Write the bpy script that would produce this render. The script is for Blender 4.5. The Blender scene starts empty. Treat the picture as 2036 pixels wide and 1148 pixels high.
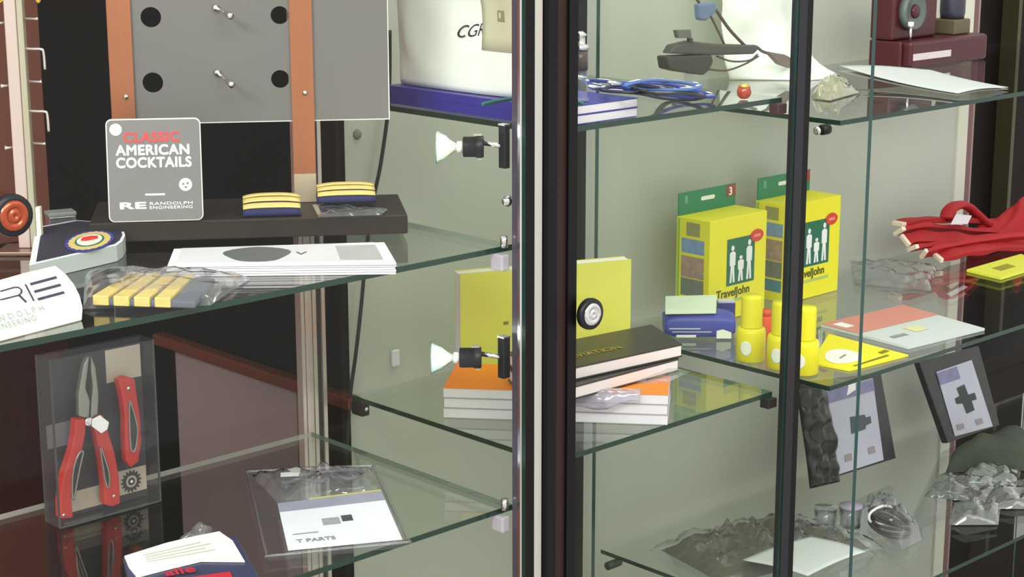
import bpy, bmesh, math, random
from mathutils import Vector, Matrix, noise

SC = bpy.context.scene
COL = SC.collection
R = math.radians

# ------------------------------------------------------------------ camera
F_PX, CX, CY = 3600.0, 1018.0, 574.0
YAW, PITCH, ROLL = R(43.6), R(13.25), R(0.07)
EYE = Vector((0, 0, 1.55))
fw = Vector((math.sin(YAW) * math.cos(PITCH), math.cos(YAW) * math.cos(PITCH), -math.sin(PITCH)))
rt0 = Vector((math.cos(YAW), -math.sin(YAW), 0))
dn0 = fw.cross(rt0)
rt = rt0 * math.cos(ROLL) + dn0 * math.sin(ROLL)
dn = -rt0 * math.sin(ROLL) + dn0 * math.cos(ROLL)
cd = bpy.data.cameras.new('camera')
cam = bpy.data.objects.new('camera', cd)
COL.objects.link(cam)
cd.sensor_fit = 'HORIZONTAL'
cd.sensor_width = 36.0
cd.lens = F_PX / 2036.0 * 36.0
cd.clip_start = 0.05
cd.clip_end = 60
cam.matrix_world = Matrix(((rt.x, -dn.x, -fw.x, EYE.x), (rt.y, -dn.y, -fw.y, EYE.y), (rt.z, -dn.z, -fw.z, EYE.z), (0, 0, 0, 1)))
SC.camera = cam

# ------------------------------------------------------------------ light and exposure
SC.view_settings.view_transform = 'Standard'
SC.view_settings.look = 'None'
SC.view_settings.gamma = 1.0
SC.view_settings.exposure = 0.17
SC.cycles.transparent_max_bounces = 48
SC.cycles.max_bounces = 10
w = bpy.data.worlds.new('world')
SC.world = w
w.use_nodes = True
w.node_tree.nodes['Background'].inputs[0].default_value = (0.82, 0.81, 0.78, 1)
w.node_tree.nodes['Background'].inputs[1].default_value = 1.12


def area(name, loc, target, size, size_y, power, color=(1, 1, 1)):
    d = bpy.data.lights.new(name, 'AREA')
    d.shape = 'RECTANGLE'
    d.size, d.size_y, d.energy, d.color = size, size_y, power, color
    o = bpy.data.objects.new(name, d)
    COL.objects.link(o)
    o.location = loc
    o.rotation_euler = (Vector(target) - Vector(loc)).to_track_quat('-Z', 'Y').to_euler()
    return o


area('overhead_fill_light', (0.35, -0.15, 2.70), (1.5, 1.6, 0.8), 1.6, 0.6, 34, (1.0, 0.99, 0.95))  # this and the next: soft frontal fill, aimed to brighten the back wall
area('overhead_fill_light', (2.3, -0.1, 2.70), (2.1, 1.6, 0.8), 1.6, 0.6, 5, (1.0, 0.99, 0.96))
area('overhead_fill_light', (-1.1, 0.7, 2.55), (1.35, 1.6, 1.1), 1.4, 0.5, 52, (1.0, 1.0, 0.98))  # added fill from the left, lifts the white bag and the side panel
area('cabinet_top_light', (1.55, 1.47, 1.98), (1.55, 1.5, 0.5), 0.30, 0.20, 2.2, (0.98, 1.0, 0.93))
area('cabinet_top_light', (2.15, 1.45, 1.98), (2.15, 1.5, 0.5), 0.6, 0.20, 0.7, (0.98, 1.0, 0.94))

# ------------------------------------------------------------------ points of the place: where a line of sight meets a plane
def ray(x, y):
    return rt * ((x - CX) / F_PX) + dn * ((y - CY) / F_PX) + fw


def pz(x, y, z):
    d = ray(x, y)
    return EYE + d * ((z - EYE.z) / d.z)


def py(x, y, Y):
    d = ray(x, y)
    return EYE + d * ((Y - EYE.y) / d.y)


def pxx(x, y, X):
    d = ray(x, y)
    return EYE + d * ((X - EYE.x) / d.x)


def ppl(x, y, p0, n):
    d = ray(x, y)
    return EYE + d * ((Vector(p0) - EYE).dot(n) / d.dot(n))


# ------------------------------------------------------------------ materials
MATS = {}


def lin(c):
    return tuple(((v / 12.92) if v <= 0.04045 else ((v + 0.055) / 1.055) ** 2.4) for v in (x / 255.0 for x in c))


def mat(name, rgb, rough=0.5, metal=0.0, coat=0.0, vary=0.0, scale=30.0, bump=0.0, stretch=None, emit=0.0, spec=0.5):
    if name in MATS:
        return MATS[name]
    m = bpy.data.materials.new(name)
    m.use_nodes = True
    nt = m.node_tree
    b = nt.nodes['Principled BSDF']
    c = lin(rgb) + (1,)
    b.inputs['Base Color'].default_value = c
    b.inputs['Roughness'].default_value = rough
    b.inputs['Metallic'].default_value = metal
    b.inputs['Coat Weight'].default_value = coat
    b.inputs['Specular IOR Level'].default_value = spec
    if emit:
        b.inputs['Emission Color'].default_value = c
        b.inputs['Emission Strength'].default_value = emit
    if vary or bump:
        tc = nt.nodes.new('ShaderNodeTexCoord')
        mp = nt.nodes.new('ShaderNodeMapping')
        nz = nt.nodes.new('ShaderNodeTexNoise')
        nz.inputs['Scale'].default_value = scale
        nz.inputs['Detail'].default_value = 4
        if stretch:
            mp.inputs['Scale'].default_value = stretch
        nt.links.new(tc.outputs['Object'], mp.inputs[0])
        nt.links.new(mp.outputs[0], nz.inputs['Vector'])
        if vary:
            rp = nt.nodes.new('ShaderNodeMix')
            rp.data_type = 'RGBA'
            rp.inputs[6].default_value = tuple(v * (1 - vary) for v in c[:3]) + (1,)
            rp.inputs[7].default_value = tuple(min(1, v * (1 + vary)) for v in c[:3]) + (1,)
            nt.links.new(nz.outputs['Fac'], rp.inputs[0])
            nt.links.new(rp.outputs[2], b.inputs['Base Color'])
        if bump:
            bp = nt.nodes.new('ShaderNodeBump')
            bp.inputs['Strength'].default_value = bump
            bp.inputs['Distance'].default_value = 0.002
            nt.links.new(nz.outputs['Fac'], bp.inputs['Height'])
            nt.links.new(bp.outputs[0], b.inputs['Normal'])
    MATS[name] = m
    return m


def clear(name, tint, ior=1.45, rough=0.02, haze=0.0, haze_rgb=(230, 230, 230), boost=1.0):
    """see-through sheet: what is behind it, tinted, plus its own reflections and a little milkiness"""
    if name in MATS:
        return MATS[name]
    m = bpy.data.materials.new(name)
    m.use_nodes = True
    nt = m.node_tree
    nt.nodes.remove(nt.nodes['Principled BSDF'])
    out = nt.nodes['Material Output']
    t = nt.nodes.new('ShaderNodeBsdfTransparent')
    t.inputs[0].default_value = tint + (1,)
    g = nt.nodes.new('ShaderNodeBsdfGlossy')
    g.inputs['Roughness'].default_value = rough
    f0 = ((ior - 1) / (ior + 1)) ** 2
    ge = nt.nodes.new('ShaderNodeNewGeometry')
    dt = nt.nodes.new('ShaderNodeVectorMath')
    dt.operation = 'DOT_PRODUCT'
    nt.links.new(ge.outputs['Incoming'], dt.inputs[0])
    nt.links.new(ge.outputs['Normal'], dt.inputs[1])

    def mth(op, x, y=None, clamp=False):
        n = nt.nodes.new('ShaderNodeMath')
        n.operation = op
        n.use_clamp = clamp
        for i, q in ((0, x), (1, y)):
            if q is None:
                continue
            if isinstance(q, (int, float)):
                n.inputs[i].default_value = q
            else:
                nt.links.new(q, n.inputs[i])
        return n.outputs[0]
    ab_ = mth('ABSOLUTE', dt.outputs['Value'])
    p5 = mth('POWER', mth('SUBTRACT', 1.0, ab_, True), 5.0)
    fres = mth('MULTIPLY', mth('ADD', f0, mth('MULTIPLY', p5, 1 - f0)), boost, True)
    mx = nt.nodes.new('ShaderNodeMixShader')
    nt.links.new(fres, mx.inputs[0])
    src = t
    if haze:
        d = nt.nodes.new('ShaderNodeBsdfDiffuse')
        d.inputs[0].default_value = lin(haze_rgb) + (1,)
        m2 = nt.nodes.new('ShaderNodeMixShader')
        m2.inputs[0].default_value = haze
        nt.links.new(t.outputs[0], m2.inputs[1])
        nt.links.new(d.outputs[0], m2.inputs[2])
        src = m2
    nt.links.new(src.outputs[0], mx.inputs[1])
    nt.links.new(g.outputs[0], mx.inputs[2])
    nt.links.new(mx.outputs[0], out.inputs['Surface'])
    MATS[name] = m
    return m


GLASS = clear('shelf_glass', (0.965, 0.985, 0.972), 1.52, boost=1.3)
PANE = clear('pane_glass', (0.982, 0.988, 0.976), 1.35, boost=0.5)
EDGE2 = mat('glass_edge_soft', (92, 112, 98), 0.2)
EDGE = mat('glass_edge_dark_green', (14, 48, 38), 0.15)
TEAL = mat('glass_edge_teal', (16, 62, 58), 0.2)
BAG = clear('clear_plastic_bag', (0.95, 0.96, 0.97), 1.5, 0.12, 0.07, (215, 218, 225), 1.6)
BLIS = clear('clear_rigid_plastic', (0.96, 0.96, 0.97), 1.45, 0.05, 0.025, (200, 200, 215), 0.9)
MILK = clear('milky_plastic', (0.85, 0.85, 0.88), 1.5, 0.2, 0.55, (205, 198, 212), 1.0)
BLACK = mat('black_metal', (12, 12, 14), 0.4, vary=0.1, spec=0.18)
BLACKP = mat('black_plastic', (24, 24, 28), 0.4, spec=0.3)
BROWNM = mat('dark_brown_metal', (46, 30, 28), 0.45, spec=0.2)
SILVER = mat('aluminium', (205, 196, 190), 0.32, 0.75)
CHROME = mat('chrome', (225, 225, 228), 0.12, 1.0)
OFFW = mat('off_white_filler', (196, 191, 185), 0.6, vary=0.03)
WALLM = mat('white_wall_paint', (180, 184, 174), 0.8, vary=0.03, scale=6)
DARKW = mat('black_wall', (9, 9, 9), 0.6, spec=0.1, vary=0.2, scale=3)
DADO = mat('grey_brown_panel', (112, 96, 95), 0.55, vary=0.06, scale=5)
COPB = mat('copper_brown_rail', (92, 48, 34), 0.25, 0.3)
REDW = mat('red_brown_wood', (110, 66, 54), 0.6, spec=0.2, vary=0.18, scale=6, stretch=(8, 8, 1))
DREDW = mat('dark_red_wood', (44, 15, 13), 0.6, spec=0.1, vary=0.2, scale=6, stretch=(8, 8, 1))
FLOORM = mat('floor_tile', (190, 184, 174), 0.5, vary=0.1)  # pale tone raised to bounce light up to the lower shelves
BOARD = mat('dark_stained_wood', (44, 38, 35), 0.5, spec=0.15, vary=0.25, scale=9, stretch=(2, 14, 14))
COPPER = mat('brushed_copper', (164, 106, 76), 0.42, 0.7, vary=0.1, scale=10, stretch=(20, 20, 1))
PEWTER = mat('tarnished_tip', (190, 176, 150), 0.4, 0.6)
STEEL = mat('matt_steel_plate', (104, 103, 100), 0.55, 0.25, vary=0.05, scale=12)
STEELR = mat('steel_rim', (205, 205, 202), 0.4, 0.4)
TIN = mat('grey_tin', (104, 103, 102), 0.5, 0.0, vary=0.05)
WHITE = mat('white_print', (238, 238, 238), 0.6)
PAPER = mat('white_paper', (216, 213, 220), 0.7, vary=0.03)
PAPERD = mat('grey_paper_gap', (176, 172, 180), 0.8)
REDP = mat('red_print', (214, 58, 60), 0.6)
NAVY = mat('navy_fabric', (28, 28, 74), 0.8, bump=0.3, scale=400)
GOLD = mat('gold_braid', (204, 184, 110), 0.55, 0.1, vary=0.2, scale=120)
GOLDM = mat('gold_metal', (220, 184, 92), 0.3, 0.9)
BLUEC = mat('blue_cover', (46, 50, 150), 0.35)
BLUEP = mat('blue_pack', (66, 74, 172), 0.4)
YELG = mat('yellow_green_cover', (206, 206, 84), 0.5, vary=0.04)
YEL = mat('bright_yellow', (242, 232, 36), 0.4)
YELB = mat('yellow_carton', (236, 228, 30), 0.5)
GREEN = mat('green_print', (16, 124, 88), 0.5)
DGREEN = mat('dark_green_print', (14, 104, 78), 0.5)
ORANGE = mat('orange_cover', (244, 132, 14), 0.5)
ORR = mat('orange_red', (228, 80, 30), 0.5)
BKCOV = mat('black_cover', (46, 44, 40), 0.35)
WHITEBAG = mat('white_bag_cloth', (246, 249, 249), 0.7)
OLIVE = mat('olive_label', (204, 200, 176), 0.7, vary=0.06, scale=40)
GREYP = mat('grey_print', (140, 142, 146), 0.7)
DGREY = mat('dark_grey_print', (70, 72, 78), 0.6)
LILAC = mat('pale_lilac_paper', (205, 208, 222), 0.6)
PINK = mat('pink_card', (206, 138, 124), 0.6)
PALEG = mat('pale_grey_card', (196, 206, 202), 0.6)
REDF = mat('red_fabric', (168, 24, 32), 0.7, vary=0.12, bump=0.3, scale=90)
CREAM = mat('cream_tip', (240, 220, 200), 0.6)
MACH = mat('dark_red_enamel', (72, 24, 30), 0.4)
DIAL = mat('grey_dial', (92, 102, 98), 0.4)
REDH = mat('red_handle', (178, 36, 28), 0.42)
TOOL = mat('tool_steel', (150, 150, 142), 0.35, 0.8)
BEIGE = mat('beige_card', (168, 158, 142), 0.7)
LABELW = mat('label_white', (240, 244, 232), 0.6)
DEVICE = mat('charcoal_device', (58, 54, 50), 0.5)
BLUEG = mat('blue_grey_plug', (98, 118, 150), 0.5)
BROWNC = mat('brown_lead', (92, 74, 66), 0.5)
OLIVEG = mat('olive_garment', (72, 70, 52), 0.8, vary=0.5, scale=30)
SILVERB = clear('silver_plastic_wrap', (0.55, 0.6, 0.58), 1.6, 0.10, 0.2, (190, 196, 190), 3.0)
DARKBAG = clear('smoky_plastic_wrap', (0.30, 0.34, 0.30), 1.6, 0.12, 0.15, (90, 96, 88), 1.8)
CAMO = mat('dark_green_cloth', (62, 68, 56), 0.8, vary=0.3, scale=30)
CABLE = mat('grey_cable', (84, 76, 76), 0.5)
LIT = mat('lit_bulb', (255, 214, 184), 0.4, emit=1.6)
REFL = clear('dichroic_reflector', (0.86, 0.95, 0.95), 1.6, 0.1, 0.25, (220, 240, 240), 3.0)
CERAM = mat('white_ceramic', (236, 236, 226), 0.4)
AMBER = mat('amber_red_glass', (160, 52, 10), 0.15, coat=0.6)
PINKL = mat('pinkish_wood_slat', (150, 126, 122), 0.5)

# ------------------------------------------------------------------ building blocks


class MB:
    """collects geometry in world coordinates; build() links it as one object"""

    def __init__(s):
        s.v, s.f, s.mi, s.sm, s.mats = [], [], [], [], []

    def mid(s, m):
        if m not in s.mats:
            s.mats.append(m)
        return s.mats.index(m)

    def add(s, verts, faces, m, smooth=False, M=None):
        b = len(s.v)
        k = s.mid(m)
        for v in verts:
            v = Vector(v)
            s.v.append(M @ v if M is not None else v)
        for fc in faces:
            s.f.append([b + i for i in fc])
            s.mi.append(k)
            s.sm.append(smooth)
        return s

    def box(s, lo, hi, m, M=None, ms=None):
        x0, y0, z0 = lo
        x1, y1, z1 = hi
        vs = [(x0, y0, z0), (x1, y0, z0), (x1, y1, z0), (x0, y1, z0), (x0, y0, z1), (x1, y0, z1), (x1, y1, z1), (x0, y1, z1)]
        fs = [(0, 3, 2, 1), (4, 5, 6, 7), (0, 1, 5, 4), (2, 3, 7, 6), (1, 2, 6, 5), (3, 0, 4, 7)]  # bottom top front back right left
        if ms is None:
            return s.add(vs, fs, m, M=M)
        for fc, mm in zip(fs, ms):
            s.add([vs[i] for i in fc], [(0, 1, 2, 3)], mm or m, M=M)
        return s

    def prism(s, pts, z0, z1, m, M=None, top=None, smooth=False):
        n = len(pts)
        vs = [(p[0], p[1], z0) for p in pts] + [(p[0], p[1], z1) for p in pts]
        s.add(vs, [tuple(range(n))[::-1]], m, M=M)
        s.add(vs, [(i, (i + 1) % n, n + (i + 1) % n, n + i) for i in range(n)], m, smooth, M=M)
        s.add(vs, [tuple(range(n, 2 * n))], top or m, M=M)
        return s

    def solid(s, bottom, top, m, mtop=None):
        """closed solid between two equal-count rings of 3D points"""
        n = len(bottom)
        vs = list(bottom) + list(top)
        s.add(vs, [tuple(range(n))[::-1]] + [(i, (i + 1) % n, n + (i + 1) % n, n + i) for i in range(n)], m)
        s.add(vs, [tuple(range(n, 2 * n))], mtop or m)
        return s

    def tube(s, path, r, m, seg=8, closed=False, flat=1.0, roll=0.0, sq=False):
        P = [Vector(p) for p in path]
        n = len(P)
        rings = []
        up = None
        for i in range(n):
            a = P[(i - 1) % n] if (closed or i > 0) else P[i]
            b = P[(i + 1) % n] if (closed or i < n - 1) else P[i]
            t = (b - a).normalized()
            if up is None:
                up = Vector((0, 0, 1)) if abs(t.z) < 0.9 else Vector((1, 0, 0))
            side = t.cross(up)
            if side.length < 1e-6:
                side = t.orthogonal()
            side.normalize()
            nu = side.cross(t).normalized()
            if flat == 1.0:
                up = nu
            rr = r[i] if isinstance(r, (list, tuple)) else r
            off = math.pi / seg if sq else 0.0
            if roll:
                side, nu = side * math.cos(roll) + nu * math.sin(roll), nu * math.cos(roll) - side * math.sin(roll)
            rings.append([P[i] + side * (rr * math.cos(2 * math.pi * k / seg + off)) + nu * (rr * flat * math.sin(2 * math.pi * k / seg + off)) for k in range(seg)])
        vs = [v for rg in rings for v in rg]
        fs = []
        for i in range(n if closed else n - 1):
            j = (i + 1) % n
            for k in range(seg):
                fs.append((i * seg + k, i * seg + (k + 1) % seg, j * seg + (k + 1) % seg, j * seg + k))
        if not closed:
            fs.append(tuple(range(seg))[::-1])
            fs.append(tuple((n - 1) * seg + k for k in range(seg)))
        return s.add(vs, fs, m, not sq)

    def lathe(s, prof, m, M=None, seg=28, smooth=True):
        vs, fs = [], []
        n = len(prof)
        for i in range(seg):
            a = 2 * math.pi * i / seg
            for r, z in prof:
                vs.append((r * math.cos(a), r * math.sin(a), z))
        for i in range(seg):
            j = (i + 1) % seg
            for k in range(n - 1):
                fs.append((i * n + k, j * n + k, j * n + k + 1, i * n + k + 1))
        return s.add(vs, fs, m, smooth, M=M)

    def grid(s, fn, nu, nv, m, smooth=True, wrap_u=False):
        vs = [fn(i / nu, j / nv) for j in range(nv + 1) for i in range(nu + (0 if wrap_u else 1))]
        W = nu if wrap_u else nu + 1
        fs = []
        for j in range(nv):
            for i in range(nu):
                i2 = (i + 1) % W
                fs.append((j * W + i, j * W + i2, (j + 1) * W + i2, (j + 1) * W + i))
        return s.add(vs, fs, m, smooth)

    def build(s, name, parent=None, bevel=0.0, solid=0.0, label=None):
        me = bpy.data.meshes.new(name)
        inv = parent.matrix_world.inverted() if parent is not None else Matrix()
        me.from_pydata([inv @ v for v in s.v], [], s.f)
        for m in s.mats:
            me.materials.append(m)
        me.polygons.foreach_set('material_index', s.mi)
        me.polygons.foreach_set('use_smooth', s.sm)
        me.update()
        if not solid:
            bm = bmesh.new()
            bm.from_mesh(me)
            bmesh.ops.remove_doubles(bm, verts=bm.verts, dist=1e-6)
            bmesh.ops.recalc_face_normals(bm, faces=bm.faces)
            bm.to_mesh(me)
            bm.free()
        o = bpy.data.objects.new(name, me)
        COL.objects.link(o)
        if parent is not None:
            o.parent = parent
        if bevel:
            md = o.modifiers.new('bevel', 'BEVEL')
            md.width = bevel
            md.segments = 2
            md.limit_method = 'ANGLE'
        if solid:
            md = o.modifiers.new('solid', 'SOLIDIFY')
            md.thickness = solid
            md.offset = 0
        if label:
            o['label'] = label
        if parent is not None:
            bpy.context.view_layer.update()
        return o


def thing(name, label, cat, loc=(0, 0, 0), group=None):
    o = bpy.data.objects.new(name, None)
    o.empty_display_size = 0.02
    COL.objects.link(o)
    o.location = loc
    o['label'] = label
    o['category'] = cat
    if group:
        o['group'] = group
    bpy.context.view_layer.update()
    return o


def tag(o, label, cat, group=None):
    o['label'] = label
    o['category'] = cat
    if group:
        o['group'] = group
    return o


def struct(o):
    o['kind'] = 'structure'
    return o


def dup(root, M, label, group=None):
    """copy of a thing with its parts and sub-parts, moved by M"""
    r = root.copy()
    COL.objects.link(r)
    r.matrix_world = M @ root.matrix_world
    r['label'] = label
    if group:
        r['group'] = group
    for ch in list(root.children):
        c = ch.copy()
        COL.objects.link(c)
        c.parent = r
        for g in list(ch.children):
            d = g.copy()
            COL.objects.link(d)
            d.parent = c
    return r


def frame(o, px_, py_):
    """plane through three points: origin, along x, towards y"""
    o, a, b = Vector(o), Vector(px_), Vector(py_)
    x = (a - o).normalized()
    z = x.cross(b - o).normalized()
    y = z.cross(x)
    return Matrix(((x.x, y.x, z.x, o.x), (x.y, y.y, z.y, o.y), (x.z, y.z, z.z, o.z), (0, 0, 0, 1)))


def text(s, size, m, parent, M, bold=0.0, align='LEFT', name='lettering', sx=1.0, depth=0.00015, label=None, spacing=1.0):
    c = bpy.data.curves.new(name, 'FONT')
    c.body = s
    c.size = size
    c.extrude = depth
    c.align_x = align
    c.space_character = spacing
    t = bpy.data.objects.new(name, c)
    COL.objects.link(t)
    bpy.context.view_layer.update()
    me = bpy.data.meshes.new_from_object(t.evaluated_get(bpy.context.evaluated_depsgraph_get()))
    bpy.data.objects.remove(t)
    bpy.data.curves.remove(c)
    S = Matrix.Diagonal((sx, 1, 1, 1))
    mw = (parent.matrix_world.inverted() if parent is not None else Matrix()) @ M @ S
    me.transform(mw)
    if bold > 0:
        bm = bmesh.new()
        d_ = bold * size
        for k, (dx, dy) in enumerate(((0, 0), (-d_, 0), (d_, 0), (0, d_), (0, -d_), (-d_ * .7, d_ * .7), (d_ * .7, d_ * .7), (-d_ * .7, -d_ * .7), (d_ * .7, -d_ * .7))):
            m2_ = me.copy()
            m2_.transform(mw @ Matrix.Translation((dx, dy, 0.00002 * k)) @ mw.inverted())
            bm.from_mesh(m2_)
            bpy.data.meshes.remove(m2_)
        bm.to_mesh(me)
        bm.free()
    me.materials.clear()
    me.materials.append(m)
    o = bpy.data.objects.new(name, me)
    COL.objects.link(o)
    if parent is not None:
        o.parent = parent
    if label:
        o['label'] = label
    bpy.context.view_layer.update()
    return o


def flat_with_holes(name, outline, holes, t, m, M, parent):
    c = bpy.data.curves.new(name, 'CURVE')
    c.dimensions = '2D'
    c.fill_mode = 'BOTH'
    c.extrude = t / 2
    for pts in [outline] + holes:
        sp = c.splines.new('POLY')
        sp.points.add(len(pts) - 1)
        for p, q in zip(sp.points, pts):
            p.co = (q[0], q[1], 0, 1)
        sp.use_cyclic_u = True
    o0 = bpy.data.objects.new(name, c)
    COL.objects.link(o0)
    bpy.context.view_layer.update()
    me = bpy.data.meshes.new_from_object(o0.evaluated_get(bpy.context.evaluated_depsgraph_get()))
    bpy.data.objects.remove(o0)
    bpy.data.curves.remove(c)
    me.transform(parent.matrix_world.inverted() @ M)
    me.materials.clear()
    me.materials.append(m)
    o = bpy.data.objects.new(name, me)
    COL.objects.link(o)
    o.parent = parent
    bpy.context.view_layer.update()
    return o


def circ(cx, cy, r, n=24, ry=None):
    return [(cx + r * math.cos(2 * math.pi * i / n), cy + (ry or r) * math.sin(2 * math.pi * i / n)) for i in range(n)]


def rrect(x0, y0, x1, y1, r, n=5):
    out = []
    for cx, cy, a0 in ((x1 - r, y0 + r, -90), (x1 - r, y1 - r, 0), (x0 + r, y1 - r, 90), (x0 + r, y0 + r, 180)):
        for i in range(n + 1):
            a = R(a0 + 90 * i / n)
            out.append((cx + r * math.cos(a), cy + r * math.sin(a)))
    return out


def nz(p, s, seed=0.0):
    return noise.noise(Vector(p) * s + Vector((seed, seed * 1.7, seed * 0.3)))


def lerp(a, b, t):
    return Vector(a) * (1 - t) + Vector(b) * t


def quadpt(c, u, v):
    """point of a quad given by corners front-left, front-right, back-right, back-left"""
    return lerp(lerp(c[0], c[1], u), lerp(c[3], c[2], u), v)


def curve_pts(ctrl, n=10, closed=False):
    """smooth path through control points"""
    P = [Vector(p) for p in ctrl]
    N = len(P)
    out = []
    for i in range(N if closed else N - 1):
        p0 = P[(i - 1) % N] if closed or i > 0 else P[i]
        p1, p2 = P[i], P[(i + 1) % N]
        p3 = P[(i + 2) % N] if closed or i + 2 < N else p2
        for k in range(n):
            t = k / n
            out.append(0.5 * (2 * p1 + (p2 - p0) * t + (2 * p0 - 5 * p1 + 4 * p2 - p3) * t * t + (3 * p1 - p0 - 3 * p2 + p3) * t ** 3))
    if not closed:
        out.append(P[-1])
    return out


def crumple(mb, corners, z, h, m, nu=26, nv=20, amp=0.5, seed=1.0, scale=40.0, floor=None):
    """a crumpled bag lying on a shelf: a closed pillow over the quad CORNERS, H high"""
    rng = random.Random(int(seed * 100))

    def edge(u, v):
        return (16 * u * (1 - u) * v * (1 - v)) ** 0.35

    def top(u, v):
        p = quadpt(corners, u, v)
        e = edge(u, v) if 0 < u < 1 and 0 < v < 1 else 0
        k = 1 + amp * (nz(p, scale, seed) * 1.2 + nz(p, scale * 2.3, seed + 5) * 0.8)
        return Vector((p.x + e * 0.004 * nz(p, scale, seed + 9), p.y + e * 0.004 * nz(p, scale, seed + 3), z + 0.0012 + max(0.0, h * e * k)))

    def bot(u, v):
        p = quadpt(corners, u, v)
        return Vector((p.x, p.y, z + 0.0008))
    mb.grid(top, nu, nv, m, smooth=True)
    mb.grid(bot, nu, nv, m, smooth=True)
    return mb


# ------------------------------------------------------------------ heights and extents
ZA_M, ZA_L = 1.166, 0.882
ZB_T, ZB_M = 1.281, 0.921
ZC_T, ZC_M, ZC_L = 1.246, 0.912, 0.585
G = 0.006
WALL_Y = 1.725
COR = 1.360

# ------------------------------------------------------------------ the room
struct(MB().box((-1.5, -1.5, -0.05), (4.5, 4.0, 0.0), FLOORM).build('floor'))
struct(MB().box((COR, WALL_Y, 0), (2.735, WALL_Y + 0.1, 2.8), WALLM).build('wall_back'))
q95 = 2.45
wr = struct(MB().box((COR + 0.001, WALL_Y + 0.1005, 0), (COR + 0.06, q95, 2.8), DARKW).build('wall_side'))
struct(MB().box((-1.5, q95 + 0.002, 0), (COR + 0.06, q95 + 0.1, 2.8), REDW).build('wall_rear'))
a = pxx(335, 685, COR - 0.012)
b = pxx(705, 793, COR - 0.012)
zr = (a.z + b.z) / 2
struct(MB().box((COR - 0.020, b.y, zr - 0.010), (COR + 0.0005, a.y + 0.03, zr + 0.006), COPB).build('trim_1', bevel=0.003))
struct(MB().box((COR - 0.008, WALL_Y + 0.1005, 0.35), (COR + 0.0008, a.y - 0.01, zr - 0.0105), DADO).build('trim_2'))
struct(MB().box((COR + 0.0005 - 0.002, WALL_Y - 0.001, 0.0), (COR + 0.0005, WALL_Y + 0.1003, 2.8), DARKW).build('trim_3'))
# dark wood door on the rear wall
d0 = py(-60, 800, q95)
d1 = py(232, 800, q95)
dz = py(100, 470, q95).z
struct(MB().box((d0.x - 0.6, q95 - 0.03, 0.0), (d1.x, q95 + 0.001, dz), DREDW).build('door_1'))
# room beyond the end of the white wall
e0 = py(1930, 300, 2.6)
struct(MB().box((2.2, 2.6, 0), (4.5, 2.7, 2.8), mat('dark_brown_wall', (32, 27, 26), 0.6, spec=0.1, vary=0.25, scale=3)).build('wall_right_rear'))
t = pxx(1912, 300, 2.735)
struct(MB().box((2.7355, WALL_Y - 0.002, 0), (2.752, WALL_Y + 0.08, 2.8), mat('mauve_strip', (112, 78, 82), 0.5)).build('trim_4'))
struct(MB().box((2.7525, WALL_Y - 0.002, 0), (2.758, WALL_Y + 0.08, 2.8), PINKL).build('trim_5'))
o1 = py(2010, 330, 2.55)
struct(MB().box((o1.x - 0.008, 2.55, 0), (o1.x + 0.008, 2.599, 2.2), mat('olive_strip', (78, 74, 50), 0.6)).build('trim_6'))

fc = thing('dark_filler_box', 'added dark brown box standing beyond the end of the white wall', 'cabinet', (3.4, 2.2, 0))  # dark box added to cover the pale floor showing here
DB = mat('dark_filler_brown', (30, 26, 25), 0.6, vary=0.2, scale=5, spec=0.15)
MB().box((2.775, 1.86, 0.0), (4.2, 2.55, 0.56), DB).build('filler_box_body', fc, bevel=0.003)
MB().box((2.765, 1.85, 0.5605), (4.21, 2.56, 0.59), DB).build('filler_box_top', fc, bevel=0.003)

# ------------------------------------------------------------------ cabinets


def glass_box(mb, lo, hi, thin, face, edge, rear=None):
    """a pane: its two big faces are clear, its rim shows the colour of glass seen edge-on; THIN is the axis of its thickness"""
    soft = EDGE2 if edge is EDGE else edge
    ms = {'z': (face, face, edge, rear or face, soft, edge), 'y': (edge, edge, face, face, edge, edge), 'x': (edge, edge, edge, face if edge is EDGE else soft, face, face)}[thin]
    return mb.box(lo, hi, face, ms=ms)


def knob(par, x, y, z, face):
    M = Matrix.Translation((x, y, z)) @ Matrix.Rotation(R(90), 4, 'X')
    k = MB().lathe([(0, 0), (0.009, 0), (0.009, 0.004), (0.0165, 0.005), (0.0172, 0.009), (0.0165, 0.0125), (0.012, 0.0128)], BLACKP, M).build('lock_knob', par)
    MB().lathe([(0.0122, 0.0128), (0.0112, 0.0145), (0.0072, 0.0150), (0.0068, 0.0138), (0.0052, 0.0138), (0.0048, 0.0152), (0.0016, 0.0152), (0.0014, 0.0143), (0, 0.0143)], face, M).build('lock_cylinder', k)
    return k


# --- cabinet with the sunglasses rod, copper piece and tools
ca = thing('display_cabinet', 'glass display cabinet holding the tin sign, the copper-strapped plate and the red multi-tool', 'cabinet', (0.95, 1.49, 0))
PL = MB().box((0.60, 1.30, 0.0), (1.269, 1.70, 0.08), BLACK).build('plinth', ca)
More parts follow.
